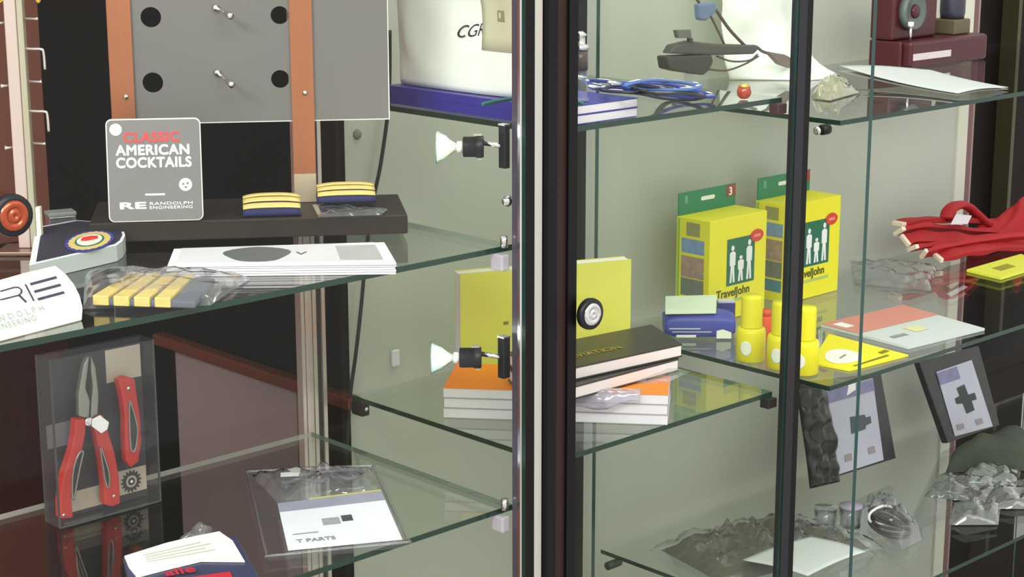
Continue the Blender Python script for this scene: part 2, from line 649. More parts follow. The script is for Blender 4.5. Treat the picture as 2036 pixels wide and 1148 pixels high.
# front post: black, a bright edge strip, a grey inner face
MB().box((1.2495, 1.299, 0.08), (1.269, 1.312, 2.05), BLACK, ms=(None, None, None, None, None, mat('grey_inner_face', (86, 80, 96), 0.25, 0.4))).build('front_post', ca)
MB().box((1.2468, 1.2975, 0.08), (1.2493, 1.3010, 2.05), CHROME).build('edge_strip', ca, label='bright chrome strip')
MB().box((1.269 + .0004, 1.305, 0.0), (1.2856, 1.316, 2.05), OFFW).build('filler_strip', ca, label='off-white strip closing the gap')
s0, s1 = py(601.5, 760, 1.683), py(631, 760, 1.683)
s2, s3 = py(643, 760, 1.683), py(650, 760, 1.683)
m0 = MB()
wd = (s1.x - s0.x)
for i in range(4):
    m0.box((s0.x + wd * i / 4 + 0.0004, 1.683 - 0.0015 * (i % 2), 0.08), (s0.x + wd * (i + 1) / 4 - 0.0002, 1.694, 2.05), SILVER)
m0.build('back_post', ca, label='silver grooved post')
MB().box((s1.x, 1.686, 0.08), (s2.x, 1.694, 2.05), mat('dark_channel', (52, 48, 46), 0.4)).build('back_channel', ca)
MB().box((s2.x, 1.683, 0.08), (s3.x, 1.694, 2.05), SILVER).build('back_lip', ca)
glass_box(MB(), (0.62, 1.325, ZA_M - G), (1.262, 1.676, ZA_M), 'z', GLASS, EDGE).build('glass_shelf', ca)
glass_box(MB(), (0.62, 1.325, ZA_L - G), (1.262, 1.676, ZA_L), 'z', GLASS, EDGE, mat('glass_edge_pale', (168, 164, 160), 0.3)).build('glass_shelf', ca)
glass_box(MB(), (1.2635, 1.313, 0.08), (1.2675, 1.682, 2.05), 'x', PANE, EDGE).build('side_pane', ca)
dr = glass_box(MB(), (0.62, 1.289, 0.08), (1.2465, 1.294, 2.05), 'y', PANE, EDGE).build('door', ca)
kA = py(30, 430, 1.275)
knob(dr, kA.x, 1.289, kA.z, mat('copper_lock_face', (176, 84, 58), 0.25, 0.8))
for zz in (ZA_M, ZA_L):
    c0, c1 = py(995, 530, 1.316), py(1032, 530, 1.316)
    MB().box((c0.x, 1.314, zz - 0.024), (1.2485, 1.332, zz - 0.0065), MILK).build('shelf_clip', ca, bevel=0.002, label='milky plastic clip')
    MB().lathe([(0, 0), (0.004, 0), (0.004, 0.012), (0, 0.012)], CHROME, Matrix.Translation((1.244, 1.318, zz + 0.0005))).build('clip_screw', ca)
cs = py(1010, 400, 1.32)
MB().lathe([(0, 0), (0.005, 0.001), (0.006, 0.006), (0.003, 0.010), (0, 0.011)], CHROME, Matrix.Translation((cs.x + 0.004, 1.32, cs.z)) @ Matrix.Rotation(R(-90), 4, 'Y')).build('chrome_screw', ca)

# --- cabinet with the yellow book
cb = thing('display_cabinet', 'black-framed glass cabinet holding the yellow book, white bag and blue lanyards', 'cabinet', (1.50, 1.49, 0))
MB().box((1.287, 1.30, 0), (1.7225, 1.70, 0.08), BLACK).build('plinth', cb)
w0 = 1.2865
MB().box((w0, 1.297, 0.08), (w0 + 0.013, 1.316, 2.05), BLACK).build('front_post', cb)
MB().box((w0 + 0.0132, 1.3005, 0.08), (w0 + 0.0295, 1.316, 2.05), BROWNM, ms=None).build('post_groove', cb, label='brown channel in the post')
MB().box((w0 + 0.0297, 1.297, 0.08), (w0 + 0.0425, 1.316, 2.05), BLACK).build('front_post', cb)
MB().box((1.6945, 1.297, 0.08), (1.7095, 1.3085, 2.05), mat('blue_black_metal', (30, 29, 38), 0.35, spec=0.3)).build('front_post', cb)
MB().box((1.7097, 1.299, 0.08), (1.7225, 1.3085, 2.05), BLACK).build('front_post', cb)
MB().box((1.695, 1.666, 0.08), (1.7235, 1.690, 2.05), BLACK).build('back_post', cb)
for zz in (ZB_T, ZB_M, 0.56):
    glass_box(MB(), (1.3135, 1.3175, zz - G), (1.693, 1.660, zz), 'z', GLASS, EDGE).build('glass_shelf', cb)
glass_box(MB(), (1.3060, 1.3165, 0.08), (1.3105, 1.672, 2.05), 'x', PANE, EDGE).build('side_pane', cb)
glass_box(MB(), (1.7000, 1.3095, 0.08), (1.7045, 1.665, 2.05), 'x', PANE, EDGE).build('side_pane', cb)
dr = glass_box(MB(), (1.3295, 1.298, 0.08), (1.694, 1.3025, 2.05), 'y', PANE, EDGE).build('door', cb)
kB = py(1172, 624, 1.290)
knob(dr, kB.x, 1.298, kB.z, CHROME)
for zz, mm in ((ZB_T, mat('brown_clip', (58, 30, 28), 0.5)), (ZB_M, BLACKP)):
    MB().box((1.6775, 1.3105, zz - 0.0185), (1.6942, 1.324, zz - 0.0065), mm).build('shelf_clip', cb, bevel=0.001)
cl = py(703, 800, 1.655)
MB().box((1.3112, 1.640, ZB_M - 0.0235), (1.324, 1.6605, ZB_M - 0.0065), BLACKP).build('shelf_clip', cb, bevel=0.002)
MB().lathe([(0, 0), (0.003, 0.0003), (0.002, 0.002), (0, 0.002)], CHROME, Matrix.Translation((1.3175, 1.6395, ZB_M - 0.014)) @ Matrix.Rotation(R(90), 4, 'X')).build('clip_screw', cb)

# --- frameless cabinet with cartons and bottles
cc = thing('display_cabinet', 'frameless glass cabinet holding the two yellow cartons, bottles and red streamers', 'cabinet', (2.25, 1.49, 0))
MB().box((1.776, 1.27, 0), (2.955, 1.705, 0.08), BLACK).build('plinth', cc)
glass_box(MB(), (1.7755, 1.252, 0.08), (1.7825, 1.699, 2.05), 'x', PANE, TEAL).build('side_pane', cc)
glass_box(MB(), (2.945, 1.262, 0.08), (2.950, 1.699, 2.05), 'x', PANE, TEAL).build('side_pane', cc)
for zz in (ZC_T, ZC_M, ZC_L):
    glass_box(MB(), (1.7855, 1.300, zz - G), (2.940, 1.690, zz), 'z', GLASS, EDGE).build('glass_shelf', cc)
struct(MB().box((2.705, WALL_Y - 0.004, 0), (2.7352, WALL_Y + 0.02, 2.8), mat('cream_end_strip', (206, 206, 192), 0.5)).build('trim_7'))
pk = py(1628, 251, 1.32)
Mp = Matrix.Translation((1.7828, 1.325, ZC_T - 0.0135)) @ Matrix.Rotation(R(90), 4, 'Y')
MB().lathe([(0, 0), (0.0065, 0), (0.0065, 0.012), (0.005, 0.014), (0, 0.014)], BLACKP, Mp).build('shelf_peg', cc)
MB().lathe([(0, -0.011), (0.005, -0.011), (0.005, -0.0072), (0, -0.0072)], CHROME, Mp).build('peg_cap', cc)
Mp = Matrix.Translation((1.7828, 1.662, ZC_L - 0.0135)) @ Matrix.Rotation(R(90), 4, 'Y')
MB().lathe([(0, -0.013), (0.006, -0.013), (0.006, 0.012), (0.005, 0.014), (0, 0.014)], mat('dark_green_peg', (28, 44, 36), 0.4), Mp).build('shelf_peg', cc)

# --- small things fixed to the white wall
wc = py(786, 712, WALL_Y - 0.003)  # small block standing for an unidentified pale spot
tag(MB().box((wc.x - 0.006, WALL_Y - 0.006, wc.z - 0.011), (wc.x + 0.006, WALL_Y - 0.0002, wc.z + 0.011), mat('pale_spot', (214, 216, 222), 0.4)).build('wall_spot', bevel=0.002), 'tiny pale raised block on the white wall beside the power cord', 'clip')
wc = py(713, 268, WALL_Y - 0.003)
tag(MB().lathe([(0, 0.0002), (0.0065, 0.0002), (0.005, 0.003), (0, 0.0034)], mat('dull_grey_screw', (120, 120, 112), 0.5), Matrix.Translation((wc.x, WALL_Y, wc.z)) @ Matrix.Rotation(R(90), 4, 'X'), 14).build('wall_screw'), 'dull grey screw head in the white wall near the steel plate', 'screw')

# --- power cord hanging in front of the white wall
Yc = 1.712
MB().tube(curve_pts([py(775, 60, Yc), py(773, 200, Yc), py(758, 320, Yc), py(742, 400, Yc), py(728, 500, Yc), py(719, 600, Yc), py(708, 700, Yc), py(696, 792, Yc), py(690, 900, Yc)], 6), 0.0024, BLACKP).build('power_cord')
tag(bpy.data.objects['power_cord'], 'thin black power cord hanging down the white wall', 'cord')

# ================================================================== CABINET OF THE TIN SIGN, UPPER SHELF
Z = ZA_M + 0.0006


def px_slab(name, corners, z, t, m, parent=None, mtop=None, bevel=0.0, label=None):
    """flat sheet or block standing on height z, T thick, its top outline seen at the four pixel corners"""
    c = [pz(x, y, z + t) for x, y in corners]
    b = [Vector((p.x, p.y, z)) for p in c]
    return MB().solid(b, c, m, mtop).build(name, parent, bevel=bevel, label=label), c


def patch(name, c, u0, u1, v0, v1, m, parent, lift=0.0004, t=0.0003, label=None):
    """thin print lying on a quad (corners front-left, front-right, back-right, back-left)"""
    n = (c[1] - c[0]).cross(c[3] - c[0]).normalized()
    q = [quadpt(c, u, v) + n * (lift - t) for u, v in ((u0, v0), (u1, v0), (u1, v1), (u0, v1))]
    return MB().solid(q, [p + n * t for p in q], m).build(name, parent, label=label)


# --- wooden board
A = pz(811, 465, Z + 0.005)
B = pz(238, 482, Z + 0.005)
C2 = pz(748, 386, Z + 0.026)
u = (A - B)
u.z = 0
L = u.length
u.normalize()
v = Vector((-u.y, u.x, 0))
D = abs((C2 - A).dot(v))
zb, ztop = Z + 0.005, Z + 0.0255
Mb = Matrix(((u.x, v.x, 0, B.x), (u.y, v.y, 0, B.y), (0, 0, 1, 0), (0, 0, 0, 1)))
D = min(max(D, 0.10), 0.16)
wb = thing('wooden_board', 'dark stained wooden board carrying the copper-strapped plate on the upper glass shelf', 'board', (B.x + u.x * L / 2, B.y + u.y * L / 2, Z))
MB().box((-0.03, 0, zb), (L, D, ztop), BOARD, Mb).build('board_top', wb, bevel=0.0015)
for x in (0.03, L - 0.04):
    for y in (0.03, D - 0.03):
        MB().lathe([(0, 0), (0.006, 0), (0.006, zb - Z - 0.0002), (0, zb - Z - 0.0002)], BLACKP, Mb @ Matrix.Translation((x, y, Z))).build('foot', wb)

# --- copper-strapped steel plate
bp0 = pz(606, 402, ztop + 0.0005)
nrm = Vector((u.y, -u.x, 0))   # towards the viewer
nrm = nrm if nrm.dot(EYE - bp0) > 0 else -nrm


def on_pl(x, y, off=0.0):
    return ppl(x, y, bp0 + nrm * off, nrm)


def loc(x, y, off=0.0):
    p = on_pl(x, y, off) - bp0
    return (p.dot(u), p.z)


Mpl = Matrix(((u.x, 0, nrm.x, bp0.x), (u.y, 0, nrm.y, bp0.y), (0, 1, 0, bp0.z), (0, 0, 0, 1)))
sp = thing('metal_display_piece', 'matt steel plate with four round holes held by two copper straps', 'display piece', (bp0.x, bp0.y, bp0.z))
TOPZ = 0.36
xl, xr = loc(240, 200)[0], loc(772, 200, -0.004)[0]
zl = loc(270, 247, -0.004)[1]
zr_ = loc(770, 233, -0.004)[1]
zpl = (zl + zr_) / 2
holes = []
for hx, hy, hr in ((300, 34, 20.5), (304, 164, 20.5), (556, 30, 18), (557, 157, 18)):
    c = loc(hx, hy, -0.004)
    e = loc(hx + hr, hy, -0.004)
    holes.append(circ(c[0], c[1], abs(e[0] - c[0]), 28))
pl = flat_with_holes('plate', [(xl, zpl), (xr, zpl), (xr, TOPZ), (xl, TOPZ)], holes, 0.003, STEEL, Mpl @ Matrix.Translation((0, 0, -0.0035)), sp)
MB().box((xl, zpl - 0.0012, -0.0052), (xr, zpl - 0.0001, -0.0018), STEELR, Mpl).build('bottom_rim', sp, label='bright lower rim')
MB().box((xr + 0.0001, zpl - 0.0012, -0.0052), (xr + 0.0012, TOPZ, -0.0018), STEELR, Mpl).build('side_rim', sp, label='bright side rim')
for (xa, xb, ya, wear) in ((226, 273, 192, False), (583, 627, 184, True)):
    x0, x1 = loc(xa, 300)[0], loc(xb, 300)[0]
    zz = loc((xa + xb) / 2, 345)[1]
    st = MB().box((x0, zz, -0.0015), (x1, TOPZ, 0.0015), COPPER, Mpl).build('copper_strap', sp)
    MB().box((x0, 0.0003, -0.0015), (x1, zz - 0.0001, 0.0015), PEWTER, Mpl).build('strap_foot', st, label='tarnished silver foot of the strap')
    c = loc((xa + xb) / 2 + 1, ya)
    MB().lathe([(0, 0), (0.0028, 0.0002), (0.0024, 0.002), (0, 0.0026)], CHROME, Mpl @ Matrix.Translation((c[0], c[1], 0.0016)), seg=12).build('rivet', st)
for (x0, y0, x1, y1) in ((427, 14, 460, 33), (430, 143, 462, 170)):
    a = on_pl(x0, y0, -0.002)
    bq = on_pl(x1, y1, 0.03)
    d = (bq - a)
    MB().tube([a, a + d * 0.12, a + d * 0.121, a + d * 0.8, a + d * 0.801, bq], [0.0036, 0.0036, 0.0017, 0.0017, 0.0034, 0.0034], CHROME, 10).build('pin', sp, label='chrome pin')

# --- tin sign
tl_ = pz(217, 443, ztop + 0.0006)
tr_ = pz(405, 438, ztop + 0.0006)
back = -nrm
tw = thing('tin_sign', 'grey rounded tin sign with cocktail lettering leaning on the copper strap', 'sign', ((tl_.x + tr_.x) / 2, (tl_.y + tr_.y) / 2, ztop))
d = (tr_ - tl_)
d.normalize()
pn = Vector((d.y, -d.x, 0))
pn = pn if pn.dot(EYE - tl_) > 0 else -pn
upv = (Vector((0, 0, 1)) - pn * 0.16).normalized()
nn = d.cross(upv).normalized()
Mt = Matrix(((d.x, upv.x, nn.x, tl_.x), (d.y, upv.y, nn.y, tl_.y), (d.z, upv.z, nn.z, tl_.z), (0, 0, 0, 1)))


def tl(x, y):
    p = Mt.inverted() @ ppl(x, y, tl_, nn)
    return p.x, p.y


W = (tr_ - tl_).length
cTL, cTR = tl(207, 238), tl(393, 233)
hh = (cTL[1] + cTR[1]) / 2
r = 0.006
out = rrect(0, 0.0002, W, hh, r)
MB().prism(out, -0.0012, 0, STEELR, Mt).build('rim', tw, label='bright edge')
MB().prism(rrect(0.0012, 0.0012, W - 0.0012, hh - 0.0014, r - 0.001), 0.0001, 0.0006, TIN, Mt).build('face', tw, label='grey printed face')
H0 = Mt @ Matrix.Translation((0, 0, 0.0008))


def tline(s, x0, y0, x1, size_px, m, bold=0.03):
    p, q = tl(x0, y0), tl(x1, y0)
    size = abs(tl(x0, y0 - size_px)[1] - p[1]) / 0.72
    o = text(s, size, m, tw, Matrix(), bold, name='lettering', spacing=1.08)
    wid = max(v.co.x for v in o.data.vertices) - min(v.co.x for v in o.data.vertices)
    o.data.transform(Matrix.Translation((0, 0, 0)))
    sx = (q[0] - p[0]) / wid
    # local space of the sign: undo the identity placement, then place with the right width
    o.data.transform(tw.matrix_world)
    o.data.transform(Matrix.Diagonal((sx, 1, 1, 1)))
    o.data.transform(tw.matrix_world.inverted() @ H0 @ Matrix.Translation((p[0], p[1], 0)))
    return o


tline('CLASSIC', 245, 283, 357, 20, REDP, 0.035)
tline('AMERICAN', 231, 309, 378, 20, WHITE, 0.035)
tline('COCKTAILS', 231, 334, 381, 20, WHITE, 0.035)
tline('RE', 237, 416, 290, 13, WHITE, 0.04)
tline('RANDOLPH', 297, 408, 382, 6, WHITE, 0.0)
tline('ENGINEERING', 297, 416, 382, 6, WHITE, 0.0)
p, q = tl(289, 389), tl(328, 385)
MB().box((p[0], p[1], 0.0007), (q[0], p[1] + 0.0018, 0.0010), WHITE, Mt).build('print_bar', tw)
p = tl(230, 258)
MB().prism(circ(p[0], p[1], 0.0062, 20), 0.0007, 0.0012, mat('cream_disc', (222, 214, 200), 0.6), Mt).build('disc', tw, label='cream disc in the corner')
p = tl(369, 367)
MB().prism(circ(p[0], p[1], 0.0066, 20), 0.0007, 0.0011, WHITE, Mt).build('emblem', tw, label='white round emblem')
for dx, dy, rr in ((-0.0022, 0.0006, 0.0012), (0.0022, 0.0012, 0.0013), (0.0003, -0.0026, 0.0013)):
    MB().prism(circ(p[0] + dx, p[1] + dy, rr, 10), 0.00115, 0.0013, TIN, Mt).build('emblem_mark', tw)

# --- epaulettes
M0 = Matrix(((u.x, v.x, 0, 0), (u.y, v.y, 0, 0), (0, 0, 1, 0), (0, 0, 0, 1)))


def sleeve(px_, py0, wid, dep, hgt, lab, n=4, rot=0.0, first=None, mirror=1):
    base = pz(px_, py0, ztop + 0.001)
    th = thing('epaulette', lab, 'epaulette', (base.x, base.y, ztop + 0.0006), 'gold-striped epaulettes')
    Ml = Matrix.Translation(th.location) @ M0.to_3x3().to_4x4() @ Matrix.Rotation(rot, 4, 'Z')

    # flattened navy sleeve seen from its open side: low front lip, top rising to the back
    prof = [(0.02, 0.0), (0.0, 0.12), (0.0, 0.30), (0.05, 0.42)] + [(0.05 + 0.80 * k / 10, 0.42 + 0.58 * math.sin(math.pi / 2 * k / 10)) for k in range(1, 11)] + [(0.94, 0.94), (1.0, 0.7), (1.0, 0.05), (0.95, 0.0)]

    def arch(s, k):
        y, z = prof[int(k) % len(prof)]
        x = (s - 0.5) * wid
        e = 1 - 0.16 * abs(2 * s - 1) ** 3
        return Ml @ Vector((x * (1 - 0.04 * z), y * dep, z * hgt * e))
    NP = len(prof)
    m = MB()
    m.grid(lambda i, j: arch(j, round(i * NP)), NP, 12, NAVY, wrap_u=True)
    m.add([arch(0, i) for i in range(NP)], [tuple(range(NP))], NAVY)
    m.add([arch(1, i) for i in range(NP)], [tuple(range(NP))[::-1]], NAVY)
    m.build('sleeve', th)
    for k in range(n):
        f0, f1 = 0.02 + 0.96 * k / n, 0.02 + 0.96 * (k + 0.70) / n

        def band(i, j):
            q = f0 + (f1 - f0) * i
            y, z = 0.05 + 0.80 * q, 0.42 + 0.58 * math.sin(math.pi / 2 * q)
            e = 1 - 0.16 * abs(2 * j - 1) ** 3
            return Ml @ Vector(((j - 0.5) * wid * 0.985, y * dep - 0.0006, z * hgt * e + 0.0011))
        MB().grid(band, 4, 14, GOLD).build('stripe', th, solid=0.0014, label='gold stripe')
    return th


sleeve(541, 430, 0.060, 0.040, 0.0185, 'gold-striped navy epaulette lying on the wooden board beside the copper strap', 3)
# clear sleeve under the other one
pc = [pz(x, y, ztop + 0.001) for x, y in ((633, 432), (757, 428), (771, 417), (621, 407))]
tag(crumple(MB(), pc, ztop, 0.004, BAG, amp=0.7, seed=2.2, scale=70).build('plastic_sleeve'), 'crumpled clear plastic sleeve under an epaulette on the wooden board', 'plastic sleeve')
e2 = sleeve(690, 415, 0.062, 0.038, 0.0165, 'gold-striped navy epaulette at the end of the wooden board, in clear plastic', 3)
e2.location.z += 0.0065

# four-bar epaulette in its bag on the glass
c4 = [pz(x, y, Z + 0.012) for x, y in ((183, 590), (388, 597), (428, 550), (258, 545))]
base = (c4[0] + c4[2]) / 2
th = thing('epaulette', 'four-barred gold epaulette in a clear bag on the glass before the leaflets', 'epaulette', (base.x, base.y, Z), 'gold-striped epaulettes')
bt = [Vector((p.x, p.y, Z + 0.004)) for p in c4]
MB().solid(bt, [p + Vector((0, 0, -0.0012)) for p in c4], mat('slate_fabric', (94, 98, 108), 0.8, bump=0.3, scale=300)).build('pad', th, bevel=0.002)
for k in range(4):
    u0, u1 = 0.01 + k * 0.20, 0.01 + k * 0.20 + 0.155
    q = [quadpt(c4, uu, vv) for uu, vv in ((u0, -0.02), (u1, -0.02), (u1, 1.0), (u0, 1.0))]
    lo = [Vector((q[0].x, q[0].y, Z + 0.0045)), Vector((q[1].x, q[1].y, Z + 0.0045)), q[2] - Vector((0, 0, 0.002)), q[3] - Vector((0, 0, 0.002))]
    MB().solid(lo, [x + Vector((0, 0, 0.0016)) for x in q], GOLD).build('stripe', th, bevel=0.001, label='gold bar')
cbag = [pz(x, y, Z + 0.004) for x, y in ((165, 608), (418, 601), (497, 548), (168, 538))]
tag(crumple(MB(), cbag, Z, 0.016, BAG, amp=0.25, seed=3.3, scale=50).build('plastic_bag'), 'clear plastic bag around the four-barred epaulette', 'plastic bag')

# --- stack of leaflets
lc = [(333, 527), (788, 522), (764, 481), (346, 494)]
n_leaf = 5
tL = 0.0023
cs_ = [pz(x, y, Z + n_leaf * tL) for x, y in lc]
edgeX = None
rng = random.Random(4)
for k in range(n_leaf):
    zz = Z + k * tL
    j = Vector((rng.uniform(-0.0012, 0.0012), rng.uniform(0, 0.0015), 0)) if k < n_leaf - 1 else Vector((0, 0, 0))
    c = [Vector((p.x, p.y, zz + tL - 0.0005)) + j for p in cs_]
    b_ = [Vector((p.x, p.y, zz)) for p in c]
    top = k == n_leaf - 1
    lf = thing('leaflet', 'white leaflet with dark picture, topmost of the stack before the wooden board' if top else 'plain white leaflet inside the stack before the wooden board', 'leaflet', (sum((p.x for p in c)) / 4, sum((p.y for p in c)) / 4, zz), 'leaflets on the upper shelf')
    MB().solid(b_, c, PAPER).build('pages', lf)
    if top:
        patch('cover_picture', c, 0.035, 0.95, 0.10, 1.0, mat('pale_grey_print', (196, 198, 202), 0.5, vary=0.15, scale=18), lf, label='pale grey cover picture')
        pts = []
        for i in range(24):
            a = 2 * math.pi * i / 24
            pts.append(quadpt(c, 0.39 + 0.15 * math.cos(a) * (1.0 + 0.12 * math.sin(3 * a)), 0.52 + 0.40 * math.sin(a)) + Vector((0, 0, 0.0006)))
        MB().solid(pts, [p + Vector((0, 0, 0.0002)) for p in pts], mat('charcoal_print', (88, 92, 94), 0.5)).build('dark_shape', lf, label='dark round shape on the cover')
        patch('dark_shape', c, 0.76, 0.95, 0.14, 0.86, mat('mid_grey_print', (160, 160, 162), 0.5, vary=0.2, scale=40), lf, lift=0.0007)
        Mx = frame(quadpt(c, 0.565, 0.45) + Vector((0, 0, 0.0007)), quadpt(c, 0.7, 0.45) + Vector((0, 0, 0.0007)), quadpt(c, 0.565, 0.9) + Vector((0, 0, 0.0007)))
        text('V', 0.018, DGREY, lf, Mx, 0.0)
c = [pz(x, y, Z + 0.0006) for x, y in ((300, 575), (700, 566), (740, 545), (320, 540))]

# --- silver box with navy badge
bz = Z + 0.016
bc = [pz(x, y, bz) for x, y in ((58, 528), (232, 488), (243, 480), (249, 468), (245, 457), (233, 448), (212, 442), (150, 438), (72, 452))]
bx = thing('badge_box', 'silver-grey box with navy lining and an embroidered crest beside the sunglasses rod', 'box', (sum(p.x for p in bc) / len(bc), sum(p.y for p in bc) / len(bc), Z))
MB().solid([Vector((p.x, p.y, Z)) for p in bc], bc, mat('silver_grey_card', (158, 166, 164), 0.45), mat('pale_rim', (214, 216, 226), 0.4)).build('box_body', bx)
cen = sum(bc, Vector()) / len(bc)
ins = [cen + (p - cen) * 0.90 + Vector((0, 0, 0.0008)) for p in bc]
MB().solid([p - Vector((0, 0, 0.0006)) for p in ins], ins, mat('dark_navy_velvet', (26, 24, 44), 0.8)).build('lining', bx, label='dark navy lining')
ecen = pz(178, 478, bz + 0.002)
ex = pz(226, 474, bz + 0.002) - ecen
ey = pz(186, 458, bz + 0.002) - ecen
Me = Matrix(((ex.x, ey.x, 0, ecen.x), (ex.y, ey.y, 0, ecen.y), (0, 0, 1, bz + 0.0012), (0, 0, 0, 1)))
MB().prism(circ(0, 0, 1, 32), 0, 0.0006, mat('navy_patch', (44, 48, 130), 0.7), Me).build('patch', bx, label='blue oval patch')
for rr, zz, mm, nm in ((0.84, 0.0007, GOLD, 'wreath'), (0.60, 0.0011, DGREEN, 'ring'), (0.52, 0.0015, CREAM, 'field')):
    MB().prism(circ(0, 0, rr, 28) if nm != 'wreath' else [(rr * (1 + 0.06 * (i % 2)) * math.cos(math.pi * i / 20), rr * (1 + 0.06 * (i % 2)) * math.sin(math.pi * i / 20)) for i in range(40)], zz - 0.0003, zz, mm, Me).build(nm, bx)
MB().prism([(-0.36, -0.05), (-0.1, -0.12), (0.34, 0.02), (0.3, 0.3), (0.0, 0.36), (-0.34, 0.26)], 0.0016, 0.0019, mat('crest_red', (206, 48, 44), 0.6), Me).build('crest', bx, label='red crest')

# --- small clear box behind it
sc_ = thing('clear_box', 'tiny clear plastic box standing behind the badge box', 'box', tuple(pz(128, 472, Z)))
q0, q1 = pz(100, 474, Z), pz(154, 469, Z)
dv = (q1 - q0).normalized()
dn_ = Vector((-dv.y, dv.x, 0))
Mq = Matrix(((dv.x, dn_.x, 0, q0.x), (dv.y, dn_.y, 0, q0.y), (0, 0, 1, Z), (0, 0, 0, 1)))
Lq = (q1 - q0).length
MB().box((0, 0, 0.0002), (Lq, 0.02, 0.022), BAG, Mq).build('box_body', sc_, bevel=0.001)
MB().box((-0.0005, -0.0005, 0.0222), (Lq + 0.0005, 0.0205, 0.0262), mat('grey_lid', (120, 126, 124), 0.4), Mq).build('lid', sc_, bevel=0.0008)

# --- sunglasses display rod with hooks
rb = pz(58, 500, Z)
rd = thing('sunglasses_display_rod', 'silver slotted display rod with small hooks standing on the upper glass shelf', 'display stand', (rb.x, rb.y, Z))
RY = rb.y
vx = Vector((0.724, -0.690, 0))      # across the line of sight
vy = Vector((0.690, 0.724, 0))
Mr = Matrix(((vx.x, vy.x, 0, rb.x), (vx.y, vy.y, 0, rb.y), (0, 0, 1, Z), (0, 0, 0, 1)))
nvr = vy


def rl(x, y):
    p = Mr.inverted() @ ppl(x, y, rb, nvr)
    return p.x, p.z


pxm = 3600 / (rb - EYE).dot(fw)
wid = 30 / pxm
MB().box((-wid / 2 - 0.0015, -0.004, 0.004), (wid / 2 - 0.005, 0.008, 0.42), mat('satin_silver_pink', (192, 174, 166), 0.35, 0.5), Mr).build('pole', rd, bevel=0.001)
MB().box((wid / 2 - 0.0048, -0.003, 0.004), (wid / 2 + 0.0015, 0.007, 0.42), mat('satin_silver_green', (168, 162, 142), 0.4, 0.5), Mr).build('slotted_strip', rd, bevel=0.0008)
MB().box((wid / 2 + 0.0018, -0.002, 0.004), (wid / 2 + 0.0062, 0.006, rl(75, 412)[1]), mat('ivory_card', (226, 214, 190), 0.6), Mr).build('price_card', rd, label='ivory card strip')
MB().box((-0.028, -0.022, 0.0), (0.028, 0.022, 0.0038), mat('bronze_base', (110, 84, 72), 0.35, 0.5), Mr).build('base', rd, bevel=0.001)
for (y, kind) in ((-60, 'L'), (-25, 'p'), (37, 'p'), (97, 'L'), (162, 'p'), (221, 'L'), (285, 'p')):
    _, z = rl(60, y)
    x0 = rl(60, 0)[0] * 0 + wid / 2
    m = MB()
    if kind == 'p':
        m.tube([Mr @ Vector((x0, 0.002, z)), Mr @ Vector((x0 + 0.0150, -0.004, z)), Mr @ Vector((x0 + 0.0165, -0.004, z + 0.0004))], [0.0012, 0.0012, 0.0017], SILVER, 8)
        m.build('peg', rd)
        mm = MB()
        mm.tube([Mr @ Vector((-wid / 2, 0.002, z - 0.004)), Mr @ Vector((-wid / 2 - 0.0065, -0.004, z - 0.004)), Mr @ Vector((-wid / 2 - 0.0085, -0.004, z - 0.004))], [0.0014, 0.0014, 0.0026], SILVER, 8)
        mm.build('peg', rd)
    else:
        m.tube(curve_pts([Mr @ Vector((x0, 0.002, z)), Mr @ Vector((x0 + 0.010, -0.002, z)), Mr @ Vector((x0 + 0.0175, -0.004, z)), Mr @ Vector((x0 + 0.0200, -0.004, z - 0.003)), Mr @ Vector((x0 + 0.0205, -0.004, z - 0.020))], 5), 0.0013, SILVER, 8)
        m.build('hook', rd)
_, z = rl(60, 8)
MB().tube(curve_pts([Mr @ Vector((-wid / 2, 0.0, z + 0.006)), Mr @ Vector((-wid / 2 - 0.010, -0.01, z - 0.001)), Mr @ Vector((-wid / 2 - 0.022, -0.012, z + 0.002)), Mr @ Vector((-wid / 2 - 0.03, -0.012, z + 0.012))], 6), 0.0011, GOLDM).build('wire_arm', rd, label='gold wire arm')
MB().tube(curve_pts([Mr @ Vector((wid / 2, 0.002, z + 0.014)), Mr @ Vector((wid / 2 + 0.013, -0.004, z + 0.012)), Mr @ Vector((wid / 2 + 0.018, -0.004, z + 0.002)), Mr @ Vector((wid / 2 + 0.022, -0.004, z + 0.014))], 6), 0.0014, GOLDM).build('wire_arm', rd)

# --- white maker's card leaning near the door
o0 = pz(163, 637, Z)
o1_ = pz(-10, 682, Z)
dd = (o0 - o1_).normalized()
bk = Vector((-dd.y, dd.x, 0))
bk = bk if bk.dot(o0 - EYE) > 0 else -bk
up_ = (bk * 0.62 + Vector((0, 0, 0.78))).normalized()
Mc = Matrix(((dd.x, up_.x, dd.cross(up_).x, o1_.x), (dd.y, up_.y, dd.cross(up_).y, o1_.y), (dd.z, up_.z, dd.cross(up_).z, o1_.z), (0, 0, 0, 1)))
ncd = dd.cross(up_)


def cl_(x, y):
    p = Mc.inverted() @ ppl(x, y, o1_, ncd)
    return p.x, p.y


card = thing('brand_card', 'white card with a curved end and dark RE lettering leaning on the upper shelf', 'card', tuple((o0 + o1_) / 2))
pts = [cl_(x, y) for x, y in ((163, 637), (164, 612), (158, 588), (147, 566), (130, 545), (110, 529), (50, 543), (0, 557))]
xl_ = -0.045
pts = [(pts[0][0], 0.0006)] + pts[1:] + [(xl_, pts[-1][1]), (xl_, 0.0006)]
MB().prism(pts, -0.0016, 0, LABELW, Mc).build('card_face', card)
INK = mat('dark_violet_ink', (44, 34, 66), 0.5)
GINK = mat('pale_green_ink', (150, 162, 150), 0.6)


